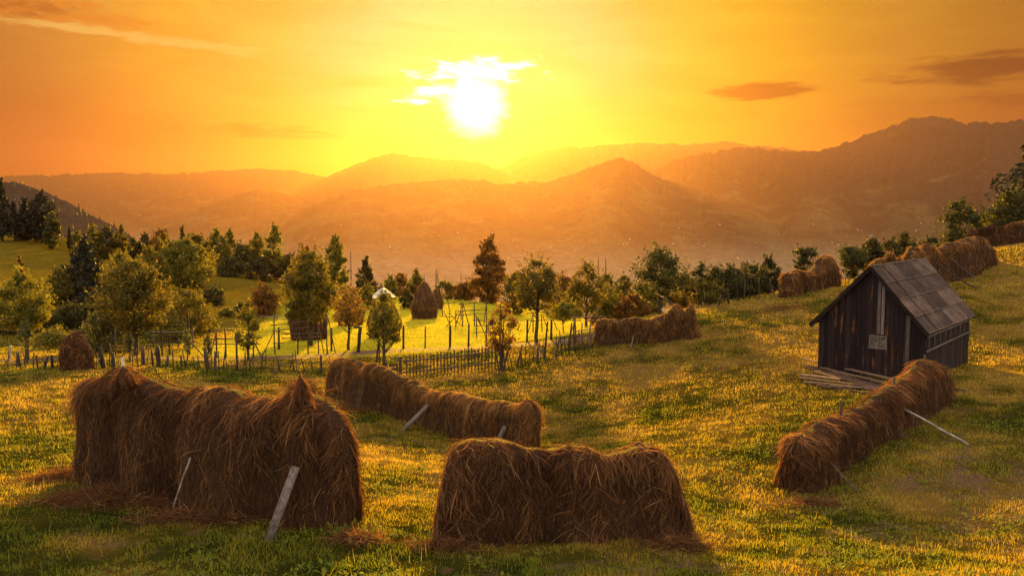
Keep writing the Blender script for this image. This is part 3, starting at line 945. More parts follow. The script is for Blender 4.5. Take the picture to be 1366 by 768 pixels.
R6 = hay_rack('sunlit golden hay rack with a tall rounded end on the hill crest', (1049, 402), (1112, 384),
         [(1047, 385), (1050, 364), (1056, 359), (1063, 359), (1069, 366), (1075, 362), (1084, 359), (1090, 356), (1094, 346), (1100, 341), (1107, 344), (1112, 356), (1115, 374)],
         .30, .60, 10000, .45, .020, hay='hay_sunlit', seed=6)
R7 = hay_rack('sunlit golden humped hay rack just above the hut roof', (1214, 399), (1322, 358),
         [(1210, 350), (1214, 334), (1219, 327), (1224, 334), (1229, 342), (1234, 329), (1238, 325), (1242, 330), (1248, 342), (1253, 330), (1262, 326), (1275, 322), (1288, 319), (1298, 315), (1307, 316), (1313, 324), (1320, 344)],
         .30, .62, 16000, .45, .019, Ya=45, Yb=56, hay='hay_sunlit', seed=7)
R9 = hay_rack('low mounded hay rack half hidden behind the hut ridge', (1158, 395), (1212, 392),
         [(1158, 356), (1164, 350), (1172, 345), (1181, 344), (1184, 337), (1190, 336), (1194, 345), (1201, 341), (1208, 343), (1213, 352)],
         .35, .60, 6000, .42, .020, Ya=47, Yb=47, hay='hay_sunlit', seed=9)
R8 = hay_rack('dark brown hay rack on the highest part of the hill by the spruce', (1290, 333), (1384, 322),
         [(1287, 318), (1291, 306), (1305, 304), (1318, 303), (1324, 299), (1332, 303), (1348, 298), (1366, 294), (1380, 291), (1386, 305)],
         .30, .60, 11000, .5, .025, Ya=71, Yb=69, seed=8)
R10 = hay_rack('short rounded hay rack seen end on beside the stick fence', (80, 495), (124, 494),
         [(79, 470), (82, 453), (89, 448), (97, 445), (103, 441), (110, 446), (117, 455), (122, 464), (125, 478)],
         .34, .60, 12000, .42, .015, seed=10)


def hay_tip(rack, u, v0, v1, Y, r, n):
    """a twist of hay wound round the tip of a post"""
    p = at(u, v0, Y); top = at(u, v1, Y)[2]; hh_ = top - p[2]
    mb = MB()
    tube(mb, [(p[0], p[1], p[2] - .1), (p[0] + .01, p[1], p[2] + hh_ * .5), (p[0] - .015, p[1], top)], [r, r * .5, .012], 8, .4)
    nq = sum(len(q_) for q_ in mb.Q)
    a = RNG.uniform(0, 2 * np.pi, n); f = RNG.uniform(0, 1, n) ** 1.4
    rad = r * (1.15 - f)
    root = np.column_stack([p[0] + np.cos(a) * rad, p[1] + np.sin(a) * rad, p[2] + hh_ * f])
    d = unit(np.column_stack([np.cos(a) * .5 - np.sin(a) * .5, np.sin(a) * .5 + np.cos(a) * .5, RNG.normal(-.9, .6, n)]))
    ribbons(mb, root, d, RNG.uniform(.10, .34, n), RNG.uniform(.004, .008, n), np.clip(RNG.normal(.5, .2, n), 0, 1), .2)
    mb.build('hay_tip', M['hay'], rack, rack.location)


hay_tip(R1[0], 402, 530, 500, 12.6, .13, 420)
hay_tip(R1[0], 166, 506, 488, 14.6, .22, 420)
hay_tip(R2[0], 852, 600, 589, 12.9, .20, 260)
hay_tip(R2[0], 622, 600, 587, 12.9, .24, 260)


def haystack(label, u, vb, vt, wpx, Y, n, w, pole=None, seed=0, group='tall haystacks in the mown meadow', cone=.62):
    p = at(u, vb, Y); x, y = p[:2]; g = h1(x, y)
    h = at(u, vt, Y)[2] - g; rad = wpx * Y / F / 2
    e = tag(empty('haystack', (x, y, g)), label, 'haystack', group)

    def surf(s, t):
        s = np.asarray(s, float); t = np.abs(np.asarray(t, float))
        a = s * 2 * np.pi
        z = 1 - t
        r = np.where(z > .35, np.clip((1 - z) / .65, 0, 1) ** cone, 1 - (.35 - z) * .30)
        r = rad * r * (1 + .12 * (fbm(np.cos(a) * 1.5 + 4, np.sin(a) * 1.5 + z * 2 + seed, 3, 211) - .5) * 2) + .03
        return np.column_stack([x + np.cos(a) * r, y + np.sin(a) * r, g + z * h - .03])

    ns, nt = 40, 26
    SS, TT = np.meshgrid(np.linspace(0, 1, ns), np.linspace(0, 1, nt), indexing='ij')
    P = surf(SS.ravel(), TT.ravel())
    ii, kk = np.meshgrid(np.arange(ns - 1), np.arange(nt - 1), indexing='ij')
    q = np.stack([ii * nt + kk, ii * nt + kk + 1, (ii + 1) * nt + kk + 1, (ii + 1) * nt + kk], -1).reshape(-1, 4)
    mb = MB(); mb.add(P, q, None, .3)
    straws(mb, surf, n, .55, w, trange=(.02, 1), wild=.6, fly=.03)
    nq = sum(len(x_) for x_ in mb.Q); qm = np.ones(nq, int); qm[:len(q)] = 0
    mb.build('hay', [M['hay_core'], M['hay_stack']], e, e.location, qmat=qm)
    if pole:
        pb = MB(); rough_pole(pb, (x, y, g - .3), (x + RNG.normal(0, .05), y, at(u, pole, Y)[2]), .06, .035, 6, .006, 5)
        pb.build('centre_pole', M['old_post'], e, e.location)
    return e, surf, (x, y, g, h, rad)


haystack('broad haystack behind the empty hay frame and the large orchard tree', 412, 456, 372, 50, 57, 9000, .020, 352, 1)
haystack('haystack with a thin pole, half hidden behind a slender fruit tree', 468, 430, 381, 34, 72, 7000, .024, 336, 2)
hs3 = haystack('haystack capped with a white plastic sheet', 512, 451, 386, 44, 57, 9000, .020, 378, 3)
haystack('tall bell shaped haystack standing alone in the bright meadow', 566, 426, 375, 35, 80, 9000, .026, 366, 4)
haystack('small haystack peeping out behind the tall bell shaped one', 583, 415, 384, 16, 92, 4000, .030, 366, 5)
haystack('brown haystack behind the tree trunk above the fence end hay rack', 806, 441, 403, 34, 59, 6000, .022, 344, 6)
# the plastic cap of that haystack: a draped sheet
x, y, g, h, rad = hs3[2]
mb = MB(); na_, nr2 = 28, 7
for j in range(nr2):
    for i in range(na_):
        a_ = 2 * math.pi * i / na_; f = j / (nr2 - 1)
        rr_ = .06 + f * rad * .52 * (1 + .28 * math.sin(a_ * 2 + .6) + .10 * math.sin(a_ * 5))
        mb.add([(x + math.cos(a_) * rr_, y + math.sin(a_) * rr_, g + h * (1.03 - .15 * f ** 1.3 - .055 * f * math.sin(a_ * 2 + .4)) + .03 * math.sin(a_ * 7) * f)])
ii = [(j * na_ + i, j * na_ + (i + 1) % na_, (j + 1) * na_ + (i + 1) % na_, (j + 1) * na_ + i) for j in range(nr2 - 1) for i in range(na_)]
mb.Q.append(np.array(ii))
tag(mb.build('plastic_sheet', M['plastic_sheet'], origin=(x, y, g + h)), 'white plastic sheet draped over a haystack top', 'plastic sheet')


# poles and boards leaning on the racks
def leaning(name, label, cat, p_top, p_foot, surf, mat, r=.03, flat=None, group=None, into=.0, bend=.02):
    foot = hit(*p_foot)
    d = pix_dir(*p_top); d = d / d.y
    # upper end: where the ray of its top meets the hay
    SS, TT = np.meshgrid(np.linspace(0, 1, 160), np.linspace(-1, 1, 80))
    P = surf(SS.ravel(), TT.ravel())
    ray = np.array(d)
    pr = P / P[:, 1:2]
    k = np.hypot(pr[:, 0] - ray[0], pr[:, 2] - ray[2])
    near = np.where(k < np.min(k) + .004)[0]
    Y = P[near, 1].min()
    top = ray * (Y - .12)
    v = unit(top - foot); top = top + v * into; foot = foot - v * .06
    mb = MB()
    if flat: board(mb, foot, top, flat[0], flat[1], (-.2, -1, .35), .6)
    else: rough_pole(mb, foot, top, r, r * .75, 7, bend, 8, .55)
    o = mb.build(name, M[mat], origin=tuple((foot + top) / 2))
    return tag(o, label, cat, group)


leaning('plank', 'weathered pale grey plank leaning against the largest hay rack', 'plank', (391, 632), (358, 722), R1[1], 'grey_wood', flat=(.14, .03), into=.12)
leaning('birch_stick', 'thin whitish birch stick leaning on the largest hay rack', 'stick', (252, 614), (231, 679), R1[1], 'birch', r=.022, into=.05, bend=.05)
leaning('wooden_stick', 'short dark forked stick at the foot of the largest hay rack', 'stick', (133, 622), (125, 650), R1[1], 'old_post', r=.018, into=.05, bend=.05)
leaning('board', 'grey board leaning on the middle of the long diagonal hay rack', 'board', (568, 543), (537, 574), R3[1], 'grey_wood', flat=(.13, .03), into=.15)
leaning('board', 'grey board leaning on the near end of the long diagonal hay rack', 'board', (672, 572), (658, 600), R3[1], 'grey_wood', flat=(.12, .03), into=.1)
leaning('wooden_prop', 'dark prop under the far half of the long diagonal hay rack', 'prop', (484, 521), (477, 548), R3[1], 'old_post', r=.03, into=.05)
leaning('birch_pole', 'long crooked white birch pole propping the hay rack by the hut', 'pole', (1212, 548), (1290, 592), R4[1], 'birch', r=.032, into=.25, bend=.02)
leaning('wooden_pole', 'thin grey pole propping the near end of the rack by the hut', 'pole', (1113, 622), (1143, 655), R4[1], 'grey_wood', r=.018, into=.1)
leaning('wooden_pole', 'straight pale pole leaning on the humped hay rack', 'pole', (1271, 346), (1301, 371), R7[1], 'grey_wood', r=.045, into=.1)
leaning('wooden_pole', 'dark bent pole leaning low on the humped hay rack', 'pole', (1254, 356), (1303, 385), R7[1], 'old_post', r=.05, into=.1)
leaning('wooden_prop', 'short prop at the foot of the hay rack with two raised tips', 'prop', (845, 448), (841, 464), R5[1], 'grey_wood', r=.035, into=.05)

# loose hay on the ground round the large rack
mb = MB()
for (u, v, sx, sy, n) in ((85, 638, .6, .35, 1500), (160, 668, 1.2, .40, 4500), (270, 694, 1.0, .28, 2200), (478, 724, .35, .2, 700), (470, 545, .8, .8, 1200), (1045, 412, 1.2, .6, 900), (590, 732, .5, .2, 700), (905, 730, .5, .2, 700), (1080, 674, .6, .2, 500)):
    c = hit(u, v)
    x = c[0] + RNG.normal(0, sx * .55, n); y = c[1] + RNG.normal(0, sy * .55, n)
    rr_ = np.hypot((x - c[0]) / sx, (y - c[1]) / sy)
    z = H(x, y) + np.maximum(0, 1.3 - rr_) * .13 * RNG.uniform(0, 1, n) + .015
    d = RNG.normal(size=(n, 3)); d[:, 2] = RNG.normal(.12, .25, n); d = unit(d)
    ribbons(mb, np.column_stack([x, y, z]), d, RNG.uniform(.15, .45, n), RNG.uniform(.005, .010, n), np.clip(RNG.normal(.45, .2, n), 0, 1), .12)
tag(mb.build('loose_hay', M['hay']), 'loose hay strewn on the grass round the hay racks', 'hay', kind='stuff')

# ------------------------------------------------------------------ hut
LF = np.array(at(1095, 487, 29.6)); RF = np.array(at(1231, 510, 27.0)); RB = np.array(at(1290, 485, 31.8))
bv = unit((RB - RF)[:2]); av = np.array([bv[1], -bv[0]])
HW = float(np.dot((RF - LF)[:2], av)); HL = float(np.linalg.norm((RB - RF)[:2]))
hrz = math.atan2(av[1], av[0])
hc = RF[:2] - av * HW / 2 + bv * HL / 2
hz = min(h1(*(RF[:2] - av * HW)), h1(*RF[:2]), h1(*RB[:2]))
hut = tag(empty('wooden_hut', (hc[0], hc[1], hz - .05), hrz), 'dark weathered plank hut with a pitched roof of grey corrugated sheets', 'hut')
EAVE_R = at(1231, 441, 27.0)[2] - hz + .05
APEX = at(1157, 357, 28.3)[2] - hz + .05
EAVE_L = at(1097, 424, 29.6)[2] - hz + .05
hx, hy = HW / 2, HL / 2


def roofz(x):
    return EAVE_L + (APEX - EAVE_L) * (x + hx) / hx if x < 0 else APEX + (EAVE_R - APEX) * x / hx


def boarded(name, x0, x1, fixed, axis, topf, wid=.17, parent=hut, mat='hut_boards', thick=.024, z0=-.15):
    """a wall of upright boards in its own plane; axis 0: runs along x at y = fixed; axis 1: along y at x = fixed"""
    mb = MB(); p = x0
    rng = np.random.default_rng(int(abs(fixed) * 1000) + axis)
    sgn = np.sign(fixed)
    while p < x1 - .03:
        wv = min(wid * rng.uniform(.75, 1.3), x1 - p)
        a_, b_ = p + .004, p + wv - .004
        f = fixed + sgn * rng.uniform(-.006, .010)
        zs = z0 + rng.uniform(-.02, .03)
        V = []
        for q_, side in ((a_, 0), (b_, 1)):
            for dpt in (-thick / 2, thick / 2):
                for z in (zs, topf((a_ if side == 0 else b_)) - .01):
                    V.append((q_, f + dpt, z) if axis == 0 else (f + dpt, q_, z))
        mb.add(V, [(0, 1, 3, 2), (4, 6, 7, 5), (0, 4, 5, 1), (2, 3, 7, 6), (0, 2, 6, 4), (1, 5, 7, 3)], None, rng.uniform(0, 1))
        p += wv
    return mb.build(name, M[mat], parent, flat=True, place=False)


fw = boarded('front_wall', -hx, hx, -hy, 0, roofz)
boarded('back_wall', -hx, hx, hy, 0, roofz)
boarded('side_wall', -hy + .02, hy - .02, hx, 1, lambda t: EAVE_R + .02, mat='wall_boards')
boarded('side_wall', -hy + .02, hy - .02, -hx, 1, lambda t: EAVE_L + .02, mat='wall_boards')
# inner lining keeps daylight out of the chinks
mb = MB()
ax_ = np.eye(3)
for (c, h) in (((0, -hy + .05, .7), (hx - .06, .01, .9)), ((0, hy - .05, .7), (hx - .06, .01, .9)), ((hx - .05, 0, .75), (.01, hy - .08, .9)), ((-hx + .05, 0, .75), (.01, hy - .08, .9))):
    box(mb, c, ax_, h, .1)
mb.build('inner_lining', M['wall_boards'], hut, flat=True, place=False)
# grey boards: corner post, door-like strips over the window
fy = -hy - .035
for (x0, x1, z0, z1, tn_) in ((.24, .35, 1.78, roofz(.29) - .12, .45), (.38, .48, 1.78, roofz(.42) - .13, .75), (1.20, 1.33, .05, roofz(1.27) - .12, .25)):
    mb = MB(); box(mb, ((x0 + x1) / 2, fy, (z0 + z1) / 2), ax_, ((x1 - x0) / 2, .014, (z1 - z0) / 2), tn_)
    tag(mb.build('grey_batten', M['grey_wood'], hut, flat=True, place=False))
mb = MB(); box(mb, (hx - .05, fy, EAVE_R * .5 - .1), ax_, (.055, .016, EAVE_R * .5), .3); mb.build('corner_board', M['wall_boards'], hut, flat=True, place=False)
# window
wx, wz, ww2, wh2 = .30, 1.50, .27, .21
win = empty('window', (wx, -hy - .03, wz)); win.parent = hut
mb = MB()
for (cx, cz, a_, b_) in ((0, wh2, ww2 + .03, .028), (0, -wh2, ww2 + .05, .034), (-ww2, 0, .028, wh2 - .03), (ww2, 0, .028, wh2 - .03), (0, 0, .016, wh2 - .03)):
    box(mb, (cx, -.015, cz), ax_, (a_, .022, b_), .6)
mb.build('frame', M['grey_wood'], win, flat=True, place=False)
mb = MB(); box(mb, (0, .004, 0), ax_, (ww2 - .03, .004, wh2 - .03)); mb.build('pane', M['window_glass'], win, flat=True, place=False)


# roof: corrugated sheets laid in overlapping rows
def roof_side(side):
    mb = MB()
    ez = EAVE_R if side > 0 else EAVE_L
    oh = .14 if side > 0 else .26
    sl = (APEX - ez) / hx
    top = np.array([0, APEX + .05]); low = np.array([side * (hx + oh), ez - sl * oh + .05])
    d = low - top; L_ = np.linalg.norm(d); d /= L_; nrm_ = np.array([-d[1] * side, d[0] * side]) * side
    if nrm_[1] < 0: nrm_ = -nrm_
    rows, cols = 4, 6
    y0, y1 = -hy - .20, hy + .22
    rng = np.random.default_rng(5 + side)
    cwid = (y1 - y0) / cols
    for r_ in range(rows):
        a0 = L_ * r_ / rows - (.05 if r_ else 0); a1 = L_ * (r_ + 1) / rows + rng.uniform(.0, .04)
        for c_ in range(cols):
            b0 = y0 + cwid * c_ - .02; b1 = y0 + cwid * (c_ + 1) + .02
            nb = 57
            yv = np.linspace(b0, b1, nb)
            corr = .024 * np.sin(yv / .165 * 2 * np.pi)
            lift = .012 + .022 * (c_ % 2) + rng.uniform(0, .008)
            V = []
            tw = rng.uniform(-.012, .012)
            for a_, up in ((a0, .0), (a1 - .05, .024), (a1, .026)):
                for y_, k_ in zip(yv, corr):
                    p = top + d * (a_ + tw * (y_ - b0)) + nrm_ * (k_ + up + lift)
                    V.append((p[0], y_, p[1]))
            n = len(yv)
            Q = [(i * n + k, i * n + k + 1, (i + 1) * n + k + 1, (i + 1) * n + k) for i in range(2) for k in range(n - 1)]
            V2 = np.array(V); V2 = np.vstack([V2, V2 - np.array([nrm_[0], 0, nrm_[1]]) * .007])
            m_ = len(V)
            Q += [tuple(q_ + m_ for q_ in f[::-1]) for f in Q[:2 * (n - 1)]]
            Q += [(k, k + m_, k + 1 + m_, k + 1) for k in range(n - 1)] + [(2 * n + k + 1, 2 * n + k + 1 + m_, 2 * n + k + m_, 2 * n + k) for k in range(n - 1)]
            tn_ = np.full(len(V2), rng.uniform(0, 1)); tn_[2 * n:3 * n] = 2.2
            mb.add(V2, Q, None, tn_)
    rf = mb.build('roof', M['roof_sheet'], hut, place=False)
    # rafters and barge board under the overhang
    for y_ in (-hy - .17, hy + .18):
        bb = MB()
        t_ = np.array([0, y_, APEX + .0]); l_ = np.array([low[0], y_, low[1] - .05])
        board(bb, t_, l_, .03, .11, (-(l_ - t_)[2], 0, (l_ - t_)[0]), .4)
        bb.build('barge_board', M['wall_boards'], hut, flat=True, place=False)
    return rf


roof_side(1); roof_side(-1)
mb = MB(); yv = np.linspace(-hy - .21, hy + .23, 24)
tube(mb, [(0, y_, APEX + .055) for y_ in yv], .055, 8, .4); mb.build('ridge_cap', M['roof_sheet'], hut, place=False)


def hutp(x, y, z):
    c, s = math.cos(hrz), math.sin(hrz)
    return np.array([hc[0] + x * c - y * s, hc[1] + x * s + y * c, hz - .05 + z])


# ladder hung sideways along the side wall
lad = tag(empty('ladder', tuple(hutp(hx + .07, 0, 1.25)), hrz), "long wooden ladder hung sideways on the hut's side wall", 'ladder')
zt, zb = EAVE_R - .22 - 1.25, EAVE_R - .72 - 1.25
mb = MB(); rough_pole(mb, (0, -hy + .03, zt), (0, hy - .05, zt + .02), .038, .032, 8, .004, 6, .6); mb.build('rail', M['grey_wood'], lad, place=False)
mb = MB(); rough_pole(mb, (0, -hy + .02, zb), (0, hy - .06, zb + .03), .038, .032, 8, .004, 6, .5); mb.build('rail', M['grey_wood'], lad, place=False)
for i in range(9):
    y_ = -hy + .25 + i * (HL - .6) / 8
    mb = MB(); rough_pole(mb, (0, y_, zb), (0, y_ + .02, zt), .022, .020, 6, .004, 3, .5); mb.build('rung', M['grey_wood'], lad, place=False)

# boards and poles lying on the grass before the hut
LYING = [((1071, 486), (1190, 514), 'topmost reddish pole of the pile before the hut', .24), ((1070, 490), (1188, 518), 'second long pole down in the pile before the hut', .17), ((1075, 493), (1184, 521), 'long split pole lying under the top poles before the hut', .09),
         ((1085, 497), (1180, 521), 'dark slab at the foot of the pole pile before the hut', .05), ((1110, 500), (1170, 512), 'short bright board wedged in the pole pile before the hut', .12), ((1095, 494), (1160, 512), 'short brown slab inside the pole pile before the hut', .13),
         ((1066, 508), (1168, 520), 'longest pale board of the lower heap in the grass', .12), ((1072, 512), (1172, 523), 'split board with ragged end in the lower heap', .07), ((1068, 505), (1120, 511), 'short silvery board on top of the lower heap', .16),
         ((1090, 516), (1160, 526), 'grey slab nearest the viewer in the lower heap', .05), ((1106, 519), (1176, 521), 'thin lath lying across the lower heap', .11), ((1250, 516), (1288, 523), 'loose reddish board beyond the end of the hay rack', .05)]
for (p, q_, lb, lift) in LYING:
    a_, b_ = hit(*p), hit(*q_)
    a_[2] += lift; b_[2] += lift * .9
    mb = MB()
    if RNG.uniform() < .45: rough_pole(mb, a_, b_, RNG.uniform(.045, .06), .038, 7, .008, 6, RNG.uniform(.3, .8))
    else: board(mb, a_, b_, RNG.uniform(.10, .15), .04, (RNG.normal(0, .25), -.4, 1), RNG.uniform(.3, .9))
    tag(mb.build('plank', M['plank'], origin=tuple((a_ + b_) / 2), flat=True), lb, 'plank', 'planks and poles lying before the hut')

# ------------------------------------------------------------------ trees and shrubs
PROFILE = {  # crown radius (share of half the width) by height up the crown
    'round': [(0, .45), (.15, .85), (.4, 1.0), (.65, .88), (.85, .55), (1, .12)],
    'wide': [(0, .55), (.2, .95), (.45, 1.0), (.7, .8), (.9, .45), (1, .15)],
    'oval': [(0, .40), (.15, .80), (.4, 1.0), (.7, .75), (.9, .38), (1, .08)],
    'cone': [(0, .80), (.12, 1.0), (.4, .78), (.7, .45), (.9, .17), (1, .04)],
    'flame': [(0, .45), (.2, .85), (.45, 1.0), (.75, .62), (.92, .25), (1, .06)],
    'bush': [(0, .85), (.2, 1.0), (.5, .95), (.75, .7), (.92, .4), (1, .15)],
    'vase': [(0, .25), (.3, .6), (.6, .9), (.85, 1.0), (1, .5)],
}


def tree(name, label, cat, u, vb, vt, wpx, Y, prof, mat, tf=.25, clumps=26, dens=1.0, group=None, stems=1, lean=0.0, sprigs=26, open_=.0, leafpx=2.5):
    rng = np.random.default_rng(int(u * 13 + vt * 7 + Y))
    p = at(u, vb, Y); x, y = float(p[0]), float(p[1]); g = h1(x, y)
    h = at(u, vt, Y)[2] - g
    Wd = wpx * Y / F * .93
    h = max(h, Wd * .5)
    e = tag(empty(name, (x, y, g)), label, cat, group)
    base = np.array([x, y, g])
    z0 = tf * h; ch = h - z0
    pz, pr = zip(*PROFILE[prof])
    size = np.clip(leafpx * Y / F, .06, .42)
    clumps = int(max(clumps, 16) * 1.7)
    rc0 = Wd * .5 * .31
    # clump centres
    zf = np.clip(rng.uniform(0, 1, clumps) ** .85, .03, .97)
    a = np.arange(clumps) * 2.39996 + rng.normal(0, .5, clumps)
    rr_ = np.interp(zf, pz, pr) * (Wd / 2) * np.sqrt(rng.uniform(.02, 1, clumps)) * .86
    C = np.column_stack([np.cos(a) * rr_, np.sin(a) * rr_, z0 + zf * ch * .94])
    C[:, 0] += lean * C[:, 2]
    rc = rc0 * rng.uniform(.6, 1.15, clumps) * np.clip(np.interp(zf, pz, pr), .35, 1)
    rc = np.minimum(rc, ch * .3)
    area = wpx * (ch * F / Y) * .72
    n = int(np.clip(area * 3.2 * dens, 700, 26000))
    wts = rc ** 2; wts = wts / wts.sum()
    k = rng.choice(clumps, n, p=wts)
    dv_ = unit(rng.normal(size=(n, 3)))
    rad = rng.uniform(0, 1, n) ** (.45)
    pos = C[k] + dv_ * (rc[k] * rad * rng.choice([1, 1, 1, 1.25], n))[:, None] * np.array([1, 1, .78])
    tint = np.clip(rng.normal(.45, .2, n) + (rng.normal(0, .18, clumps))[k], 0, 1)
    sc_ = rng.uniform(size=n) < .24                          # leaves between the clumps
    fz = rng.uniform(.02, .97, n); fa = rng.uniform(0, 2 * np.pi, n)
    fr = np.interp(fz, pz, pr) * Wd / 2 * .92 * rng.uniform(0, 1, n) ** .5 * (.8 + .35 * vnoise(fa * 2.2 + u, fz * 5, 3))
    fp = np.column_stack([np.cos(fa) * fr + lean * (z0 + fz * ch), np.sin(fa) * fr, z0 + fz * ch])
    pos[sc_] = fp[sc_]
    # sprigs that break the outline
    if sprigs:
        sz = np.clip(rng.uniform(.15, 1.05, sprigs), 0, 1)
        sa = rng.uniform(0, 2 * np.pi, sprigs); sr = np.interp(sz, pz, pr) * Wd / 2 * .82
        sb = np.column_stack([np.cos(sa) * sr, np.sin(sa) * sr, z0 + sz * ch * .96]); sb[:, 0] += lean * sb[:, 2]
        sd = unit(np.column_stack([np.cos(sa) * .7, np.sin(sa) * .7, .35 + sz * .9]))
        sl = Wd * rng.uniform(.10, .24, sprigs)
        m = max(5, int(n * .11 / sprigs)); kk = np.repeat(np.arange(sprigs), m)
        t = rng.uniform(-.2, 1, len(kk))
        sp = sb[kk] + sd[kk] * (sl[kk] * t)[:, None] + rng.normal(0, 1, (len(kk), 3)) * (sl[kk] * .16 * (1.15 - t))[:, None]
        pos = np.vstack([pos, sp]); tint = np.concatenate([tint, np.clip(rng.normal(.55, .2, len(kk)), 0, 1)])
    pos[:, 2] = np.maximum(pos[:, 2], .04)
    n = len(pos)
    la = unit(rng.normal(size=(n, 3)) + np.array([0, 0, -.2])); lb = unit(np.cross(la, rng.normal(size=(n, 3))))
    sz = size * rng.uniform(.6, 1.35, n)
    V = np.stack([pos - la * sz[:, None] * .6, pos + lb * sz[:, None] * .36, pos + la * sz[:, None] * .6, pos - lb * sz[:, None] * .36], 1) + base
    cb = MB(); cb.add(V.reshape(-1, 3), np.arange(n * 4).reshape(-1, 4), None, np.repeat(tint, 4))
    # trunk, limbs
    tb = MB()
    r0 = float(np.clip(h * .022, .025, .22))
    top = np.array([lean * h * .8, 0, z0 + ch * .72])
    if stems == 1:
        tt_ = np.linspace(0, 1, 9)[:, None]
        wob = np.cumsum(rng.normal(0, h * .008, (9, 3)), 0); wob[:, 2] = 0; wob[0] = 0
        tp_ = np.array([0, 0, -.15]) + (top - [0, 0, -.15]) * tt_ + wob
        tube(tb, tp_ + base, np.linspace(r0 * 1.15, r0 * .25, 9), 7, .5)
        for i in range(min(clumps, 22)):
            c = C[i]
            f = np.clip((c[2] - rc0 * .9 - .1 * h) / (top[2]), max(tf * .9, .05) if tf > 0 else .03, .88)
            q0 = np.array([np.interp(f, tt_[:, 0], tp_[:, j]) for j in range(3)])
            md = (q0 + c) / 2 + np.array([0, 0, -.05 * h * rng.uniform(0, 1)]) + rng.normal(0, .02 * h, 3)
            rl = r0 * (1 - f) * .5 + .008
            ts = np.linspace(0, 1, 5)[:, None]
            tube(tb, (1 - ts) ** 2 * q0 + 2 * ts * (1 - ts) * md + ts ** 2 * c + base, np.linspace(rl, rl * .3, 5), 5, .5, False)
    else:
        for i in range(stems):
            c = C[rng.integers(clumps)] * [1, 1, 1.0]
            s0 = np.array([rng.normal(0, Wd * .05), rng.normal(0, Wd * .05), -.12])
            md = (s0 + c) / 2 + np.array([0, 0, -.06 * h])
            ts = np.linspace(0, 1, 6)[:, None]
            tube(tb, (1 - ts) ** 2 * s0 + 2 * ts * (1 - ts) * md + ts ** 2 * c + base, np.linspace(r0 * .55, r0 * .2, 6), 5, .5, False)
    tb.build('trunk' if stems == 1 else 'stems', M['bark'], e, e.location)
    cb.build('crown', M[mat], e, e.location, flat=True)
    return e


def spruce(label, u, vb, vt, wpx, Y, group=None, droop=.35, name='spruce_tree', mat='needle', dens=1.0):
    rng = np.random.default_rng(int(u * 11 + vt))
    p = at(u, vb, Y); x, y = float(p[0]), float(p[1]); g = h1(x, y)
    h = at(u, vt, Y)[2] - g; Wd = wpx * Y / F
    e = tag(empty(name, (x, y, g)), label, 'tree', group)
    base = np.array([x, y, g])
    tb = MB(); tube(tb, [base + [0, 0, -.2], base + [.02, 0, h * .5], base + [0, 0, h * .99]], [h * .02, h * .012, .015], 7, .5)
    cb = MB(); P, T, A = [], [], []
    lev = int(np.clip(h / (.030 * h + .16) * (1.25 if dens > 1.2 else 1), 14, 44))
    for i in range(lev):
        f = (i + .5) / lev
        zz = h * (.06 + .93 * f)
        L_ = Wd / 2 * (1 - f) ** .8 * 1.02 + .04 * Wd * (1 - f)
        nb = int(9 - 4 * f)
        for j in range(nb):
            a = 2 * np.pi * j / nb + i * 1.3 + rng.normal(0, .2)
            l_ = L_ * rng.uniform(.65, 1.12)
            tt_ = np.linspace(0, 1, 5)
            pts = np.column_stack([np.cos(a) * l_ * tt_, np.sin(a) * l_ * tt_, zz - droop * l_ * tt_ ** 1.2 + .22 * l_ * tt_ ** 3]) + base
            tube(tb, pts, np.linspace(.012 * h * (1 - f) + .006, .005, 5), 4, .4, False)
            m = int(np.clip(90 * dens * (l_ / (Wd / 2)), 16 * dens * dens, 260))
            t = rng.uniform(.08, 1.04, m)
            c = np.column_stack([np.interp(t, tt_, pts[:, k]) for k in range(3)])
            side = np.array([-np.sin(a), np.cos(a), 0])
            c = c + side * (rng.normal(0, .16, m) * l_ * (1.1 - t))[:, None] + np.array([0, 0, -1]) * (np.abs(rng.normal(0, .09, m)) * l_)[:, None]
            P.append(c); A.append(np.tile([np.cos(a), np.sin(a), -.55], (m, 1)) + rng.normal(0, .45, (m, 3)))
    P = np.vstack(P); A = unit(np.vstack(A)); n = len(P)
    B = unit(np.cross(A, rng.normal(size=(n, 3))))
    s = np.clip(4.5 * Y / F, .12, .6) * rng.uniform(.7, 1.3, n)
    V = np.stack([P - A * s[:, None] * .6, P + B * s[:, None] * .22, P + A * s[:, None] * .6, P - B * s[:, None] * .22], 1)
    cb.add(V.reshape(-1, 3), np.arange(n * 4).reshape(-1, 4), None, np.repeat(np.clip(rng.normal(.45, .2, n), 0, 1), 4))
    tb.build('trunk', M['bark'], e, e.location)
    cb.build('crown', M[mat], e, e.location, flat=True)


G1 = 'orchard trees round the meadow and the fence'
G2 = 'trees and bushes on the far spur'
G3 = 'trees and bushes along the edge of the meadow'
G4 = 'trees and bushes along the hill crest'
G5 = 'trees on the slope below the far spur'
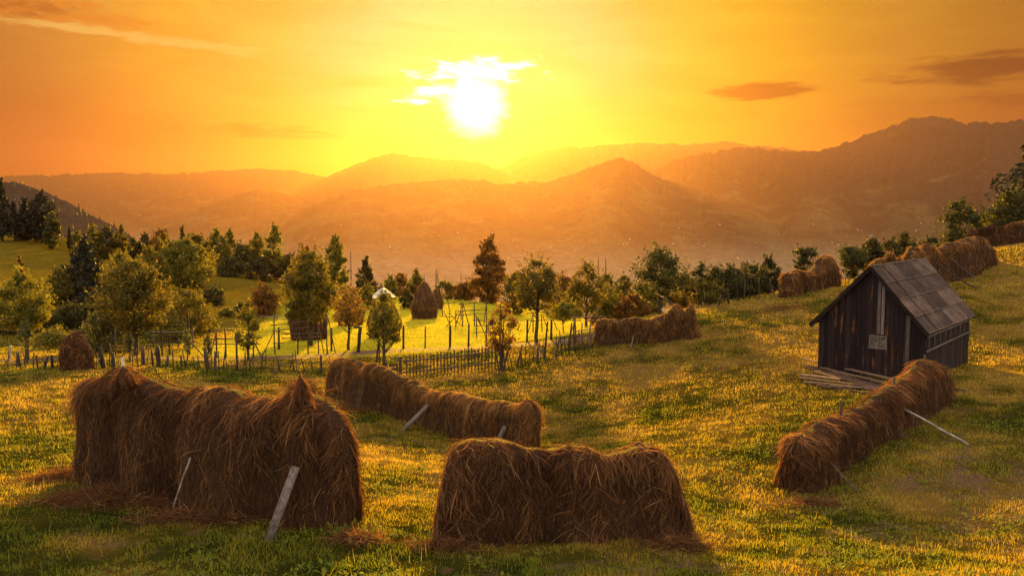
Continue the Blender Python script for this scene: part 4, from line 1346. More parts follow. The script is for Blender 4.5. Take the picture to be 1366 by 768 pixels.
# orchard and fence
tree('orchard_tree', 'round orchard tree with forked trunk standing alone near the frame edge', 'tree', 36, 482, 362, 80, 43, 'round', 'leaf_green', .34, 26, .55, G1, sprigs=50, leafpx=3.0)
tree('orchard_tree', 'largest orchard tree by the fence, sunlit leaves over the empty hay frame', 'tree', 181, 476, 345, 112, 46, 'wide', 'leaf_yellow', .30, 36, .55, G1, sprigs=70, leafpx=3.0)
tree('shrub', 'pale feathery shrub right behind the end on hay rack', 'shrub', 138, 468, 413, 78, 49, 'bush', 'leaf_pale', .03, 34, 1.0, G1, stems=9)
tree('orchard_tree', 'round glowing bush like tree beyond the empty hay frame', 'tree', 250, 456, 384, 80, 62, 'round', 'leaf_yellow', .08, 30, .6, G1, sprigs=50)
tree('sapling', 'slim leafy sapling behind the stick fence beside the hay frame rails', 'sapling', 331, 476, 400, 42, 44, 'flame', 'leaf_yellow', .16, 16, .4, G1, sprigs=36)
tree('orchard_tree', 'big dense orchard tree before the broad haystack', 'tree', 414, 466, 334, 84, 52, 'wide', 'leaf_green', .27, 34, .7, G1, sprigs=60, leafpx=2.8)
tree('fruit_tree', 'slender young tree with thin trunk and rusty crown in the meadow', 'tree', 465, 470, 379, 56, 49, 'round', 'leaf_autumn', .36, 18, .38, G1, sprigs=44)
tree('fruit_tree', 'small dark tree hiding the haystack with the plastic sheet', 'tree', 513, 492, 390, 56, 41.5, 'oval', 'leaf_green', .28, 22, .55, G1, sprigs=44, leafpx=2.8)
tree('sapling', 'many stemmed sapling growing through the end of the neat picket fence', 'sapling', 671, 490, 402, 56, 37.2, 'oval', 'leaf_autumn', .24, 22, .30, G1, stems=9, sprigs=40)
tree('orchard_tree', 'round orchard tree with straight trunk behind the picket fence', 'tree', 716, 474, 346, 80, 45, 'round', 'leaf_yellow', .40, 26, .5, G1, sprigs=60, leafpx=2.8)
tree('orchard_tree', 'tall narrow topped tree beside the brown haystack', 'tree', 782, 446, 350, 62, 55, 'oval', 'leaf_yellow', .22, 22, .5, G1, sprigs=54)
tree('orchard_tree', 'low flat crowned little tree in the meadow by the fence', 'tree', 752, 453, 403, 52, 50, 'round', 'leaf_green', .45, 18, .9, G1)
tree('orchard_tree', 'broad dark tree with spreading twigs over the fence end hay rack', 'tree', 880, 424, 331, 86, 52, 'wide', 'leaf_dark', .26, 22, .5, G1, sprigs=64)
tree('sapling', 'yellow leafed sapling at the foot of the round orchard tree near the frame edge', 'sapling', 36, 484, 420, 24, 41.5, 'flame', 'leaf_pale', .25, 10, .5, G1)
for (u, vt, Y, lb) in ((173, 440, 43, 'thin yellow weed standing before the hay frame, nearest its dark post'), (250, 438, 43, 'thin yellow weed before the middle of the hay frame'), (278, 445, 43, 'drooping yellow weed at the open end of the hay frame')):
    tree('tall_weed', lb, 'weed', u, 482, vt, 15, Y, 'flame', 'leaf_pale', .3, 7, .35, 'tall weeds by the empty hay frame', sprigs=6)
# slope on the far side, dark mass
tree('conifer_tree', 'dark purple brown conifer shaped tree among the orchard trees', 'tree', 116, 440, 318, 74, 78, 'cone', 'needle', .06, 42, 1.15, G5)
tree('broadleaf_tree', 'dark bush like tree under the purple conifer shaped tree', 'tree', 82, 435, 358, 46, 76, 'oval', 'leaf_green', .1, 22, 1.0, G5)
tree('broadleaf_tree', 'mid green round tree tucked behind the largest orchard tree', 'tree', 165, 425, 336, 60, 88, 'round', 'leaf_green', .08, 30, 1.0, G5)
tree('broadleaf_tree', 'soft olive tree between the purple conifer and the big dark clump', 'tree', 202, 420, 332, 62, 98, 'round', 'leaf_green', .08, 30, 1.0, G5)
tree('broadleaf_tree', 'biggest dark tree of the clump below the spur', 'tree', 246, 408, 318, 90, 108, 'wide', 'leaf_green', .05, 44, 1.1, G5)
tree('broadleaf_tree', 'twiggy topped tree at the upper edge of the dark clump', 'tree', 218, 398, 305, 46, 112, 'oval', 'leaf_autumn', .1, 26, .9, G5)
tree('broadleaf_tree', 'narrow spire of a tree rising behind the dark clump', 'tree', 246, 390, 301, 26, 120, 'cone', 'leaf_green', .1, 18, .9, G5)
tree('broadleaf_tree', 'rounded dark tree on the meadow side of the dark clump', 'tree', 268, 392, 312, 48, 116, 'round', 'leaf_green', .06, 28, 1.1, G5)
tree('shrub', 'low shadowed thicket below the purple conifer shaped tree', 'shrub', 100, 455, 405, 64, 66, 'bush', 'leaf_dark', .0, 24, .9, G5, stems=6)
tree('shrub', 'olive thicket under the largest orchard tree', 'shrub', 205, 452, 408, 66, 64, 'bush', 'leaf_green', .0, 24, .8, G5, stems=6)
tree('shrub', 'glowing low bushes below the round bush like tree', 'shrub', 272, 448, 418, 46, 66, 'bush', 'leaf_yellow', .0, 18, .8, G5, stems=6)
tree('bare_sapling', 'thin almost leafless sapling standing on the open hillside', 'sapling', 27, 372, 338, 12, 84, 'flame', 'leaf_autumn', .35, 5, .12, G5, sprigs=4)
# undergrowth that fills the slope behind the orchard
for (u, vb, vt, w_, Y, mt, lb) in ((14, 452, 414, 56, 62, 'leaf_dark', 'dark thicket at the frame edge behind the round orchard tree'), (58, 448, 412, 52, 64, 'leaf_dark', 'dark thicket between the round orchard tree and the purple conifer'),
        (128, 446, 404, 58, 68, 'leaf_dark', 'dark thicket above the pale feathery shrub'), (158, 430, 384, 60, 80, 'leaf_green', 'olive bushes between the purple conifer and the largest orchard tree'), (70, 470, 440, 60, 53, 'leaf_green', 'low grassy bushes just behind the end on hay rack'),
        (228, 442, 398, 60, 72, 'leaf_dark', 'dark bushes showing between the two sunlit orchard trees'), (285, 420, 384, 44, 92, 'leaf_dark', 'dark bush at the foot of the clump by the open slope'), (225, 456, 430, 70, 58, 'leaf_green', 'low brush along the back of the long empty hay frame'),
        (308, 372, 344, 46, 140, 'leaf_dark', 'dark undergrowth below the airy tree on the second spur'), (352, 372, 342, 52, 140, 'leaf_dark', 'dark undergrowth below the twin pointed trees on the second spur'), (196, 392, 345, 46, 118, 'leaf_dark', 'dark bushes filling the dip between the two spurs'),
        (430, 412, 372, 44, 96, 'leaf_dark', 'dark bushes at the foot of the tall dark tree'), (505, 410, 382, 40, 100, 'leaf_dark', 'dark bushes closing the meadow behind the white capped haystack')):
    tree('shrub', lb, 'shrub', u, vb, vt, w_, Y, 'bush', mt, .0, 22, .9, 'undergrowth behind the orchard', stems=6)
# clump on the second spur
tree('broadleaf_tree', 'dark pointed tree first in the row on the second spur', 'tree', 291, 363, 308, 42, 148, 'oval', 'leaf_green', .04, 28, 1.15, G5)
tree('broadleaf_tree', 'pale airy tree second in the row on the second spur', 'tree', 308, 362, 305, 24, 152, 'flame', 'leaf_green', .2, 14, .7, G5)
tree('broadleaf_tree', 'dark low tree between the pale airy tree and the twin pointed ones', 'tree', 324, 364, 325, 42, 147, 'bush', 'leaf_dark', .04, 24, 1.1, G5)
tree('broadleaf_tree', 'dark pointed tree beside the tallest one on the second spur', 'tree', 344, 364, 310, 32, 148, 'flame', 'leaf_green', .06, 24, 1.1, G5)
tree('broadleaf_tree', 'tallest tree with airy top on the second spur', 'tree', 367, 364, 298, 34, 147, 'flame', 'leaf_green', .08, 24, .9, G5)
tree('shrub', 'dark bushes at the end of the row on the second spur', 'shrub', 385, 368, 338, 40, 142, 'bush', 'leaf_dark', .0, 18, 1.0, G5, stems=5)
tree('shrub', 'rust tipped bush on the slope under the second spur', 'shrub', 352, 417, 379, 46, 86, 'bush', 'leaf_autumn', .0, 22, .9, G5, stems=6)
tree('shrub', 'small bush by the rail fence under the second spur', 'shrub', 303, 430, 412, 26, 82, 'bush', 'leaf_green', .0, 12, .8, G5, stems=5)
tree('shrub', 'small dark bush beside the crossed rails under the second spur', 'shrub', 322, 424, 404, 20, 84, 'bush', 'leaf_dark', .0, 12, .8, G5, stems=5)
# far spur skyline
tree('conifer_tree', 'dark ragged conifer cut by the frame edge on the far spur', 'tree', 4, 318, 240, 34, 138, 'cone', 'needle', .08, 28, 1.1, G2)
tree('conifer_tree', 'lower dark conifer beside the ragged one at the frame edge', 'tree', 20, 318, 268, 24, 140, 'cone', 'needle', .06, 18, 1.0, G2)
tree('broadleaf_tree', 'dark two topped tree clump standing out on the far spur', 'tree', 35, 316, 263, 32, 142, 'cone', 'needle', .04, 24, 1.2, G2)
tree('broadleaf_tree', 'highest rounded dark tree of the clump on the far spur', 'tree', 56, 317, 258, 48, 142, 'oval', 'needle', .04, 34, 1.2, G2)
tree('broadleaf_tree', 'lighter green tree at the lower side of the far spur clump', 'tree', 70, 319, 283, 28, 138, 'round', 'leaf_dark', .04, 20, 1.0, G2)
tree('spruce_sapling', 'tiny spruce shaped sapling on the far spur skyline', 'sapling', 93, 322, 303, 9, 140, 'cone', 'leaf_dark', .1, 8, .8, G2, sprigs=6)
tree('shrub', 'small round bush next to the tiny spruce sapling on the skyline', 'shrub', 103, 322, 307, 20, 140, 'bush', 'leaf_green', .0, 10, .9, G2, stems=4)
tree('shrub', 'loose green bush leaning outwards on the far spur skyline', 'shrub', 124, 324, 300, 28, 140, 'bush', 'leaf_green', .0, 16, .8, G2, stems=5)
tree('shrub', 'broad dark bush before the lone little tree on the skyline', 'shrub', 142, 326, 302, 34, 141, 'bush', 'leaf_dark', .0, 18, 1.0, G2, stems=5)
tree('broadleaf_tree', 'lone little tree with clear trunk on the far spur skyline', 'tree', 163, 327, 299, 16, 142, 'oval', 'leaf_green', .22, 14, 1.0, G2)
tree('shrub', 'low dark bush below the lone little tree on the skyline', 'shrub', 178, 332, 318, 20, 142, 'bush', 'leaf_dark', .0, 12, 1.0, G2, stems=4)
tree('broadleaf_tree', 'round dark bush under the thin mast on the spur', 'tree', 194, 336, 312, 28, 142, 'round', 'leaf_dark', .04, 18, 1.1, G2)
# far edge of the meadow
tree('broadleaf_tree', 'tall dark tree with bulging crown behind the slender fruit tree', 'tree', 448, 402, 314, 42, 96, 'oval', 'leaf_green', .10, 34, 1.0, G3)
tree('broadleaf_tree', 'brown leafed tree between the big orchard tree and the tall dark one', 'tree', 409, 398, 328, 44, 104, 'round', 'leaf_autumn', .08, 26, .9, G3)
tree('broadleaf_tree', 'dark twin topped tree above the haystack with the plastic sheet', 'tree', 488, 400, 345, 38, 104, 'cone', 'leaf_dark', .05, 26, 1.1, G3)
tree('shrub', 'olive bush right behind the haystack with the plastic sheet', 'shrub', 490, 412, 380, 34, 92, 'bush', 'leaf_green', .0, 18, .9, G3, stems=5)
tree('broadleaf_tree', 'small round tree just before the tall bell shaped haystack', 'tree', 521, 404, 368, 26, 104, 'round', 'leaf_green', .05, 16, 1.0, G3)
tree('broadleaf_tree', 'rust brown tree behind the gap between the two haystacks', 'tree', 535, 402, 364, 30, 112, 'round', 'leaf_autumn', .05, 18, .9, G3)
tree('broadleaf_tree', 'leafy tree rising just behind the tall bell shaped haystack', 'tree', 556, 402, 360, 28, 108, 'flame', 'leaf_yellow', .05, 20, .9, G3)
tree('shrub', 'dark bush touching the side of the tall bell shaped haystack', 'shrub', 543, 412, 388, 24, 92, 'bush', 'leaf_dark', .0, 14, 1.0, G3, stems=5)
tree('shrub', 'sunlit bush behind the little haystack and its poles', 'shrub', 594, 406, 374, 38, 108, 'bush', 'leaf_yellow', .0, 16, .8, G3, stems=5)
tree('shrub', 'rusty bush beside the tall backlit tree', 'shrub', 620, 406, 376, 50, 108, 'bush', 'leaf_autumn', .0, 18, .9, G3, stems=5)
tree('broadleaf_tree', 'tall backlit golden tree with dense pointed crown at the meadow edge', 'tree', 653, 408, 319, 58, 104, 'oval', 'leaf_autumn', .0, 44, 1.0, G3)
tree('shrub', 'bright yellow bush glowing between the two tallest meadow trees', 'shrub', 688, 412, 362, 46, 90, 'oval', 'leaf_yellow', .0, 20, .8, G3, stems=6)
tree('broadleaf_tree', 'brown bushy tree behind the round orchard tree with straight trunk', 'tree', 752, 412, 368, 62, 92, 'bush', 'leaf_autumn', .03, 24, .9, G3)
tree('broadleaf_tree', 'dark green tree beside the tall hay pole', 'tree', 808, 424, 364, 42, 70, 'oval', 'leaf_green', .05, 20, .9, G3)
tree('broadleaf_tree', 'rounded tree with dark top between hay pole and broad dark tree', 'tree', 832, 428, 366, 48, 68, 'round', 'leaf_green', .08, 22, .9, G3)
tree('shrub', 'orange leafed shrub over the middle of the fence end hay rack', 'shrub', 842, 440, 392, 56, 56, 'bush', 'leaf_autumn', .0, 24, .9, G3, stems=7)
tree('shrub', 'yellow green shrub over the first half of the fence end hay rack', 'shrub', 814, 440, 388, 46, 57, 'bush', 'leaf_yellow', .0, 18, .8, G3, stems=7)
tree('shrub', 'leafy shrub filling the space under the broad dark tree', 'shrub', 864, 436, 376, 54, 57, 'bush', 'leaf_yellow', .0, 22, .8, G3, stems=7)
tree('shrub', 'olive shrub behind the raised tips of the fence end hay rack', 'shrub', 910, 428, 366, 56, 58, 'bush', 'leaf_green', .0, 22, .9, G3, stems=7)
# hill crest
tree('broadleaf_tree', 'first upright tree of the hedge on the crest', 'tree', 935, 414, 350, 40, 54, 'oval', 'leaf_dark', .15, 20, .6, G4)
tree('broadleaf_tree', 'second upright tree of the hedge, dark leafed', 'tree', 954, 412, 354, 38, 55, 'oval', 'leaf_dark', .12, 18, .6, G4)
tree('shrub', 'yellowish low shrub under the first trees of the crest hedge', 'shrub', 944, 414, 374, 62, 53, 'bush', 'leaf_yellow', .0, 22, .8, G4, stems=7)
tree('shrub', 'dense dark shrub in the middle of the crest hedge', 'shrub', 976, 410, 356, 60, 54, 'bush', 'leaf_dark', .0, 30, 1.0, G4, stems=8)
tree('shrub', 'spreading shrub with spiky twigs near the end of the crest hedge', 'shrub', 1002, 406, 352, 58, 55, 'bush', 'leaf_dark', .0, 28, .9, G4, stems=8)
tree('shrub', 'last shrub of the crest hedge with one tall leafy shoot', 'shrub', 1024, 402, 344, 48, 56, 'flame', 'leaf_dark', .0, 22, .9, G4, stems=7)
tree('broadleaf_tree', 'sparse thorny tree behind the hay rack with the tall rounded end', 'tree', 1073, 396, 329, 40, 57, 'vase', 'leaf_dark', .18, 18, .55, G4)
tree('shrub', 'pale sparse bush between the rounded hay rack and the crest hedge', 'shrub', 1046, 398, 368, 20, 55, 'bush', 'leaf_yellow', .0, 10, .6, G4, stems=5)
tree('shrub', 'spiky bush just above the hut eave on the crest', 'shrub', 1135, 386, 328, 50, 62, 'vase', 'leaf_dark', .0, 22, .8, G4, stems=8)
tree('shrub', 'dark feathery bush above the hut gable', 'shrub', 1162, 384, 317, 50, 64, 'flame', 'leaf_dark', .0, 24, .9, G4, stems=8)
tree('shrub', 'green bushy shrub above the hut ridge before the valley', 'shrub', 1185, 380, 320, 44, 65, 'bush', 'leaf_dark', .0, 22, .9, G4, stems=8)
tree('shrub', 'tallest leafy shrub above the hut ridge', 'shrub', 1205, 376, 311, 42, 66, 'flame', 'leaf_dark', .0, 22, .9, G4, stems=8)
tree('shrub', 'low dark shrub behind the humped hay rack', 'shrub', 1239, 362, 316, 36, 68, 'bush', 'leaf_dark', .0, 20, 1.0, G4, stems=7)
tree('shrub', 'bright green shrub below the open dark tree on the crest', 'shrub', 1268, 350, 308, 36, 72, 'bush', 'leaf_dark', .0, 20, .9, G4, stems=7)
tree('broadleaf_tree', 'open dark tree with layered boughs above the humped hay rack', 'tree', 1279, 345, 265, 60, 74, 'wide', 'leaf_dark', .24, 18, .5, G4, lean=-.04)
tree('shrub', 'yellow bush beside the open dark tree on the crest', 'shrub', 1308, 336, 284, 26, 76, 'bush', 'leaf_yellow', .0, 16, .8, G4, stems=6)
tree('broadleaf_tree', 'big dark spreading bush tree below the spruce', 'tree', 1347, 330, 256, 92, 80, 'bush', 'leaf_dark', .04, 46, 1.1, G4)
spruce('tall dark spruce cut by the frame edge above the highest hay rack', 1394, 326, 158, 262, 86, G4, dens=2.6)

# ------------------------------------------------------------------ fences
def stick_fence(label, pts, gap, hgt, group, skip=(), thick=()):
    P = np.array([hit(*p) for p in pts])
    seg = np.linalg.norm(np.diff(P[:, :2], axis=0), axis=1); L_ = np.concatenate([[0], np.cumsum(seg)])
    mid = P[len(P) // 2]
    e = tag(empty('stick_fence', tuple(mid)), label, 'fence', group)
    s = .1
    while s < L_[-1]:
        c = np.array([np.interp(s, L_, P[:, 0]), np.interp(s, L_, P[:, 1])])
        z = h1(*c)
        big = RNG.uniform() < .13
        hh_ = hgt * RNG.uniform(.55, 1.25) * (.85 if big else 1)
        r_ = RNG.uniform(.055, .085) if big else RNG.uniform(.020, .036)
        mb = MB(); rough_pole(mb, (c[0], c[1], z - .2), (c[0] + RNG.normal(0, .16), c[1] + RNG.normal(0, .10), z + hh_), r_, r_ * .7, 6, .02, 4, RNG.uniform(0, 1))
        mb.build('picket', M['old_post' if big else 'fence_wood'], e, e.location)
        s += gap * RNG.uniform(.55, 1.5)
    return e


stick_fence('ragged fence of crooked sticks and stumps between the end on hay rack and frame edge', [(-30, 490), (30, 491), (78, 491)], .27, .85, 'ragged stick fences')
stick_fence('long ragged fence of leaning sticks along the track', [(126, 491), (200, 488), (250, 490), (300, 495), (380, 496), (446, 498)], .265, .95, 'ragged stick fences')
stick_fence('uneven stick fence climbing from the neat pickets to the hay rack', [(682, 489), (715, 482), (745, 475), (770, 468), (793, 461)], .20, 1.05, 'ragged stick fences')
stick_fence('row of thin stakes before the crest hedge', [(930, 413), (960, 408), (1000, 399), (1040, 393)], .42, 1.1, 'stake rows on the crest')
stick_fence('short row of thin stakes between the rounded hay rack and the hut', [(1112, 382), (1126, 379), (1142, 377)], .22, .75, 'stake rows on the crest')
stick_fence('tiny pale stakes along the skyline of the far spur', [(78, 320), (100, 321), (120, 322)], .8, 1.3, 'stakes on the far spur')
stick_fence('tiny pale stakes beside the lone little tree on the far spur', [(154, 326), (166, 328), (178, 331)], .6, 1.1, 'stakes on the far spur')

# neat picket fence panel
pa, pb = hit(541, 504), hit(664, 490)
e = tag(empty('picket_fence', tuple((pa + pb) / 2)), 'neat picket fence panel with two long rails beyond the diagonal hay rack', 'fence')
al = unit((pb - pa)[:2]); nL = np.linalg.norm((pb - pa)[:2])
npk = 27
for i in range(npk):
    c = pa[:2] + al * nL * (i + .3) / npk; z = h1(*c)
    mb = MB(); hh_ = 1.08 * RNG.uniform(.95, 1.06)
    board(mb, (c[0], c[1], z - .05), (c[0] + RNG.normal(0, .015), c[1], z + hh_), .055, .022, (-al[1], al[0], 0), RNG.uniform(.2, .8))
    mb.build('picket', M['fence_wood'], e, e.location, flat=True)
nrm2 = np.array([al[1], -al[0]])
if nrm2[1] > 0: nrm2 = -nrm2
for hh_ in (.28, .80):
    a_ = np.append(pa[:2] + nrm2 * .06 - al * .1, h1(*pa[:2]) + hh_); b_ = np.append(pb[:2] + nrm2 * .06 + al * .1, h1(*pb[:2]) + hh_)
    mb = MB(); rough_pole(mb, a_, b_, .042, .036, 7, .004, 8, .7); mb.build('rail', M['fence_wood'], e, e.location)
for c, hh_ in ((pa[:2] - al * .25, 1.05), (pb[:2] + al * .2, 1.15)):
    mb = MB(); z = h1(*c); rough_pole(mb, (c[0], c[1], z - .2), (c[0], c[1], z + hh_), .085, .07, 8, .012, 5, .6); mb.build('post', M['fence_wood'], e, e.location)
# low rail gate beside it
pa2 = hit(519, 505)
e = tag(empty('rail_gate', tuple((pa2 + pa) / 2)), 'low plank gate closing the gap beside the picket fence', 'gate')
for hh_ in (.18, .42, .62):
    a_ = np.append(pa2[:2], h1(*pa2[:2]) + hh_); b_ = np.append(pa[:2] - al * .4, h1(*pa[:2]) + hh_ + .04)
    mb = MB(); board(mb, a_, b_, .10, .03, (0, -1, .1), .3); mb.build('rail', M['fence_wood'], e, e.location, flat=True)
for c in (pa2[:2] - al * .1, (pa2[:2] + pa[:2]) / 2):
    mb = MB(); z = h1(*c); rough_pole(mb, (c[0], c[1], z - .2), (c[0], c[1], z + .78), .05, .045, 6, .01, 4, .4); mb.build('post', M['fence_wood'], e, e.location)

# single posts along the far side of the track
POSTS = [(442, 468, 437, .07, 'upright post between the big orchard tree and the slender fruit tree'), (478, 470, 436, .11, 'thick bent post with knobbed top by the slender fruit tree'), (538, 465, 434, .07, 'sturdy post beside the haystack with the plastic sheet'), (567, 464, 435, .045, 'thin post below the tall bell shaped haystack'),
         (600, 463, 433, .075, 'crooked post near the splayed hay frame'), (625, 462, 431, .06, 'post right under the splayed hay frame'), (649, 461, 432, .06, 'post half behind the many stemmed sapling'), (703, 456, 426, .06, 'post before the trunk of the round orchard tree'),
         (735, 453, 426, .07, 'post with crossed sticks beside the round orchard tree'), (765, 450, 424, .05, 'slim post by the low flat crowned tree'), (502, 489, 452, .05, 'leaning stake next to the small dark tree'), (506, 490, 458, .04, 'short stake touching the small dark tree'),
         (372, 466, 437, .075, 'dark gate post at the edge of the hay frame by the big orchard tree'), (316, 493, 444, .05, 'tall stake standing out of the long stick fence'), (726, 478, 428, .05, 'tall bent stake in the uneven stick fence'), (757, 470, 430, .045, 'slanting stake in the uneven stick fence'),
         (10, 482, 461, .07, 'white topped slanting post near the frame edge'), (14, 480, 472, .06, 'short grey stub beside the white topped post'), (24, 490, 470, .09, 'broad dark stump in the ragged fence'), (140, 491, 462, .11, 'thick slanting stump beside the end on hay rack'),
         (152, 491, 470, .10, 'squat stump second from the end on hay rack'), (192, 487, 462, .11, 'broad dark upright stump below the largest orchard tree'), (212, 488, 462, .11, 'broad dark upright stump below the hay frame'), (280, 493, 464, .10, 'slanting thick stump in the long stick fence'), (1046, 396, 374, .05, 'single dark stake between crest hedge and rounded hay rack')]
for (u, vb, vt, r_, lb) in POSTS:
    f = hit(u, vb); t_ = at(u, vt, f[1])
    lean_ = .22 if 'slant' in lb else (.16 if 'lean' in lb or 'bent' in lb else .03)
    mb = MB(); s_ = -1 if u > 100 and u < 300 else 1
    rough_pole(mb, f - [0, 0, .25], (f[0] + lean_ * s_, f[1], t_[2]), r_ * 1.1, r_ * .85, 7, .03 if 'bent' in lb or 'crooked' in lb else .012, 5, RNG.uniform(.2, .8))
    if 'knobbed' in lb: tube(mb, [(f[0] - .25, f[1], t_[2] - .02), (f[0] + .1, f[1], t_[2])], [.06, .09], 7, .4)
    tag(mb.build('fence_post', M['birch' if 'white' in lb else 'old_post'], origin=tuple(f)), lb, 'post', 'old fence posts and stumps')

# empty hay frames: posts, rails and splayed props
def frame(label, Y, posts, rails, props=(), r=.035, mat='fence_wood'):
    p0 = posts[0]; c0 = at(p0[0], p0[1], Y)
    e = tag(empty('drying_rack', (c0[0], c0[1], h1(c0[0], c0[1]))), label, 'hay frame', 'empty hay drying frames')
    for (u, vb, vt) in posts:
        c = at(u, vb, Y); g = h1(c[0], c[1])
        mb = MB(); rough_pole(mb, (c[0], c[1], g - .2), (c[0] + RNG.normal(0, .03), c[1], at(u, vt, Y)[2]), r * 1.5, r, 6, .012, 5, RNG.uniform(.2, .8))
        mb.build('post', M[mat], e, e.location)
    for (u0, v0, u1, v1) in rails:
        a_, b_ = at(u0, v0, Y - .07), at(u1, v1, Y - .07)
        mb = MB(); rough_pole(mb, a_, b_, r, r * .75, 6, .008, 6, RNG.uniform(.2, .9)); mb.build('rail', M[mat], e, e.location)
    for (u0, v0, u1, v1, dy) in props:
        a_ = at(u0, v0, Y + dy * .1); b_ = at(u1, v1, Y + dy); b_[2] = h1(b_[0], b_[1]) - .05
        mb = MB(); rough_pole(mb, a_, b_, r * .8, r, 6, .01, 4, RNG.uniform(.2, .8)); mb.build('prop', M[mat], e, e.location)


frame('long empty hay frame of grey rails under the largest orchard tree', 46.5, [(155, 480, 438), (217, 480, 428), (227, 480, 446), (253, 480, 412), (184, 480, 432)],
      [(172, 434, 262, 434.5), (148, 453, 258, 447), (150, 463, 240, 461), (200, 444, 262, 443), (196, 456, 262, 455)], [(171, 458, 164, 478, -.5), (246, 446, 272, 470, -.4)])
frame('second line of grey rails behind the long empty frame', 52, [(206, 474, 441), (258, 474, 436), (238, 474, 452)], [(205, 443.5, 248, 443), (206, 457, 262, 455), (200, 466, 252, 464)], (), .04, 'grey_wood')
frame('post and rail frame around the slim sapling in bright grass', 45, [(290, 474, 438), (301, 476, 438), (338, 474, 446)], [(276, 441, 318, 440), (274, 452, 350, 451), (272, 459, 348, 458.5), (318, 448, 350, 449)], [(289, 441, 278, 462, -.4), (335, 448, 350, 470, .3)])
frame('tall empty hay frame of many thin rails before the broad haystack', 47.5, [(367, 470, 418), (397, 472, 430), (411, 474, 428), (425, 470, 430), (437, 470, 418)], [(361, 434, 414, 428.5), (371, 440, 414, 436), (374, 445.5, 430, 444), (376, 451, 430, 449), (363, 441, 400, 447), (364, 458, 378, 457)], [(366, 441, 350, 464, -.3), (425, 434, 432, 452, .4), (438, 424, 447, 442, .3)], .03)
frame('splayed empty hay frame with a long top rail in the middle of the meadow', 66, [(617, 434, 402), (633, 432, 404), (649, 428, 402)], [(612, 405.5, 654, 402), (610, 415, 652, 412.5), (608, 420.5, 650, 418)], [(618, 404, 607, 428, -.5), (618, 406, 626, 428, .5), (649, 402, 645, 417, .5), (634, 420, 642, 440, .4)], .04)
frame('small ladder like hay frame just before the splayed one', 56, [(636, 452, 424), (652, 450, 428)], [(631, 427, 656, 427), (632, 434, 656, 434), (631, 443.5, 658, 442), (631, 449.5, 656, 450)], [(637, 422, 648, 446, .4)], .035)
frame('leaning poles of a collapsed hay frame near the bell shaped haystack', 66, [(600, 434, 416), (608, 436, 412)], [(586, 421, 614, 424)], [(592, 414, 601, 428, .3), (612, 416, 594, 436, -.4), (600, 418, 616, 436, .3)], .035)
frame('open frame of crossed sticks behind the round orchard tree', 58, [(711, 440, 417), (735, 446, 412), (723, 446, 418)], [(702, 418, 742, 414), (708, 428, 740, 426)], [(711, 418, 704, 436, -.3), (735, 418, 744, 437, .4), (724, 420, 732, 440, .3)], .035)
frame('grey rails leading to the fence end hay rack', 43, [(768, 462, 424), (776, 462, 430), (786, 460, 432), (797, 460, 408)], [(764, 423.5, 814, 422), (780, 428, 800, 427), (765, 442, 794, 438)], [(768, 424, 756, 452, -.3)], .035, 'grey_wood')
frame('crossed grey rails lying on the slope under the second spur', 84, [(311, 428, 420), (280, 430, 424)], [(274, 435, 312, 430), (296, 432, 316, 424)], (), .05, 'grey_wood')
frame('low rail fence across the slope behind the slim sapling', 82, [(352, 430, 420), (370, 430, 421), (384, 428, 421)], [(346, 422, 386, 421.5), (346, 426, 384, 425.5), (346, 429, 380, 427)], (), .05, 'grey_wood')
frame('distant rail frame at the back edge of the meadow', 98, [(592, 412, 402), (606, 412, 401), (580, 412, 404)], [(536, 405, 546, 405), (574, 406, 612, 403), (574, 410, 610, 408)], (), .05)

# single tall poles
POLES = [(615, 414, 364, 76, .055, 'tall straight pole standing in the meadow beside the splayed hay frame'), (591, 414, 358, 84, .06, 'long pole leaning behind the little haystack'), (581, 410, 364, 96, .05, 'short pole right behind the tall bell shaped haystack'),
         (798, 436, 344, 62, .06, 'tall pole rising over the brown haystack'), (601, 412, 376, 88, .05, 'lower pole between the leaning one and the straight one'), (204.5, 340, 305, 144, .10, 'thin mast on the skyline behind the dark bush'), (1237, 352, 318, 62, .05, 'short stake on top of the humped hay rack')]
for (u, vb, vt, Y, r_, lb) in POLES:
    c = at(u, vb, Y); g = h1(c[0], c[1]); t_ = at(u - (9 if 'leaning' in lb else 0), vt, Y)
    mb = MB(); rough_pole(mb, (c[0], c[1], g - .2), t_, r_, r_ * .5, 6, .006, 6, .4)
    tag(mb.build('wooden_pole', M['old_post'], origin=(c[0], c[1], g)), lb, 'pole', 'tall bare poles')
# dark beam leaning from the broad dark tree onto the hay rack
a_ = at(881, 395, 44); b_ = at(914, 416, 41.5)
mb = MB(); rough_pole(mb, a_, b_, .05, .06, 7, .01, 6, .4)
tag(mb.build('wooden_beam', M['old_post'], origin=tuple((a_ + b_) / 2)), 'dark beam slanting down from the broad dark tree to the hay rack tips', 'beam')

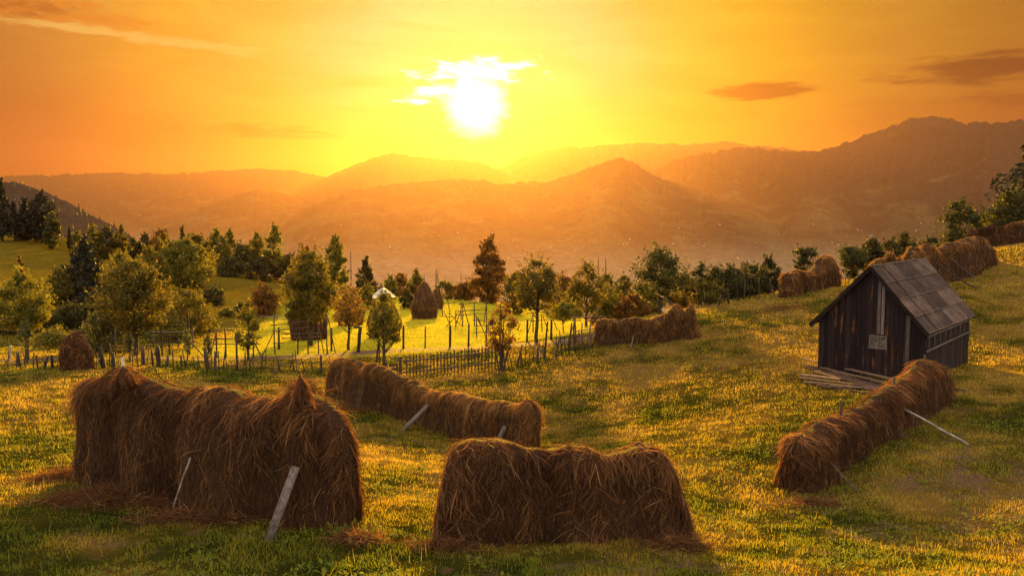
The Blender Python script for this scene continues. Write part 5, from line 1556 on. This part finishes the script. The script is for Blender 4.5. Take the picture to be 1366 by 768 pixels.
# ------------------------------------------------------------------ houses in the valley, a few pixels each
bpy.context.view_layer.update()
trees_ = []
for o in RIDGES[:6] + [ground]:
    me = o.data
    n = len(me.polygons)
    vi = np.empty(n * 4, np.int32); me.loops.foreach_get('vertex_index', vi)
    co = np.empty(len(me.vertices) * 3, np.float32); me.vertices.foreach_get('co', co)
    trees_.append(BVHTree.FromPolygons(co.reshape(-1, 3).tolist(), vi.reshape(-1, 4).tolist()))
spots = [(607, 345), (611, 311), (657, 312), (676, 323), (684, 321), (768, 335), (585, 315), (478, 344), (455, 300), (520, 330), (940, 325), (1009, 324), (1038, 313), (1061, 328), (1063, 341), (1112, 336), (1118, 327), (1149, 308), (1163, 315), (1161, 314), (1228, 298), (1222, 308), (1144, 307), (1110, 324), (984, 345), (1000, 350), (905, 305), (960, 300), (912, 318),
         (185, 288), (187, 287), (310, 323), (318, 323), (270, 302), (305, 302), (240, 318), (420, 318), (430, 330), (360, 300), (840, 320), (775, 362), (785, 350), (850, 362), (870, 345), (900, 350), (1090, 345), (1130, 346), (1085, 300), (700, 340), (735, 330)]
spots += [(611 + RNG.normal(0, 14), 381 + RNG.normal(0, 6)) for _ in range(14)] + [(640 + RNG.normal(0, 22), 372 + RNG.normal(0, 6)) for _ in range(6)] + [(RNG.uniform(560, 1180), RNG.uniform(318, 362)) for _ in range(16)]
hm_, nh = None, 0
for (u, v) in spots:
    d = pix_dir(u, v).normalized()
    best = None
    for bt in trees_:
        r_ = bt.ray_cast(Vector((0, 0, 0)) + d * 250, d)
        if r_[0] is not None and (best is None or r_[3] < best[3]): best = r_
    if best is None: continue
    p = best[0]
    if p.y < 700: continue
    if hm_ is None:
        mb = MB()
        w_, l_, h_ = 4.2, 6.5, 5.0
        V = [(-l_, -w_, -6), (l_, -w_, -6), (l_, w_, -6), (-l_, w_, -6), (-l_, -w_, h_), (l_, -w_, h_), (l_, w_, h_), (-l_, w_, h_), (-l_, 0, h_ + 3.4), (l_, 0, h_ + 3.4)]
        mb.add(V, [(0, 1, 5, 4), (1, 2, 6, 5), (2, 3, 7, 6), (3, 0, 4, 7)], [(4, 8, 7), (5, 6, 9)])
        V2 = [(-l_ - .6, -w_ - .7, h_ - .4), (l_ + .6, -w_ - .7, h_ - .4), (l_ + .6, 0, h_ + 3.7), (-l_ - .6, 0, h_ + 3.7), (-l_ - .6, w_ + .7, h_ - .4), (l_ + .6, w_ + .7, h_ - .4)]
        nq0 = 4
        mb.add(V2, [(0, 1, 2, 3), (3, 2, 5, 4)])
        hm_ = mb.mesh('farmhouse', [M['white_plaster'], M['house_roof']], flat=True, qmat=[0, 0, 0, 0, 1, 1, 0, 0])
    o = bpy.data.objects.new('farmhouse', hm_); COL.objects.link(o)
    o.location = p; o.rotation_euler = (0, 0, RNG.uniform(0, 3.14)); k = RNG.uniform(.45, .9); o.scale = (k, k, k)
    tag(o, 'tiny white walled farmhouse far off in the hazy valley', 'house', 'farmhouses scattered over the valley')
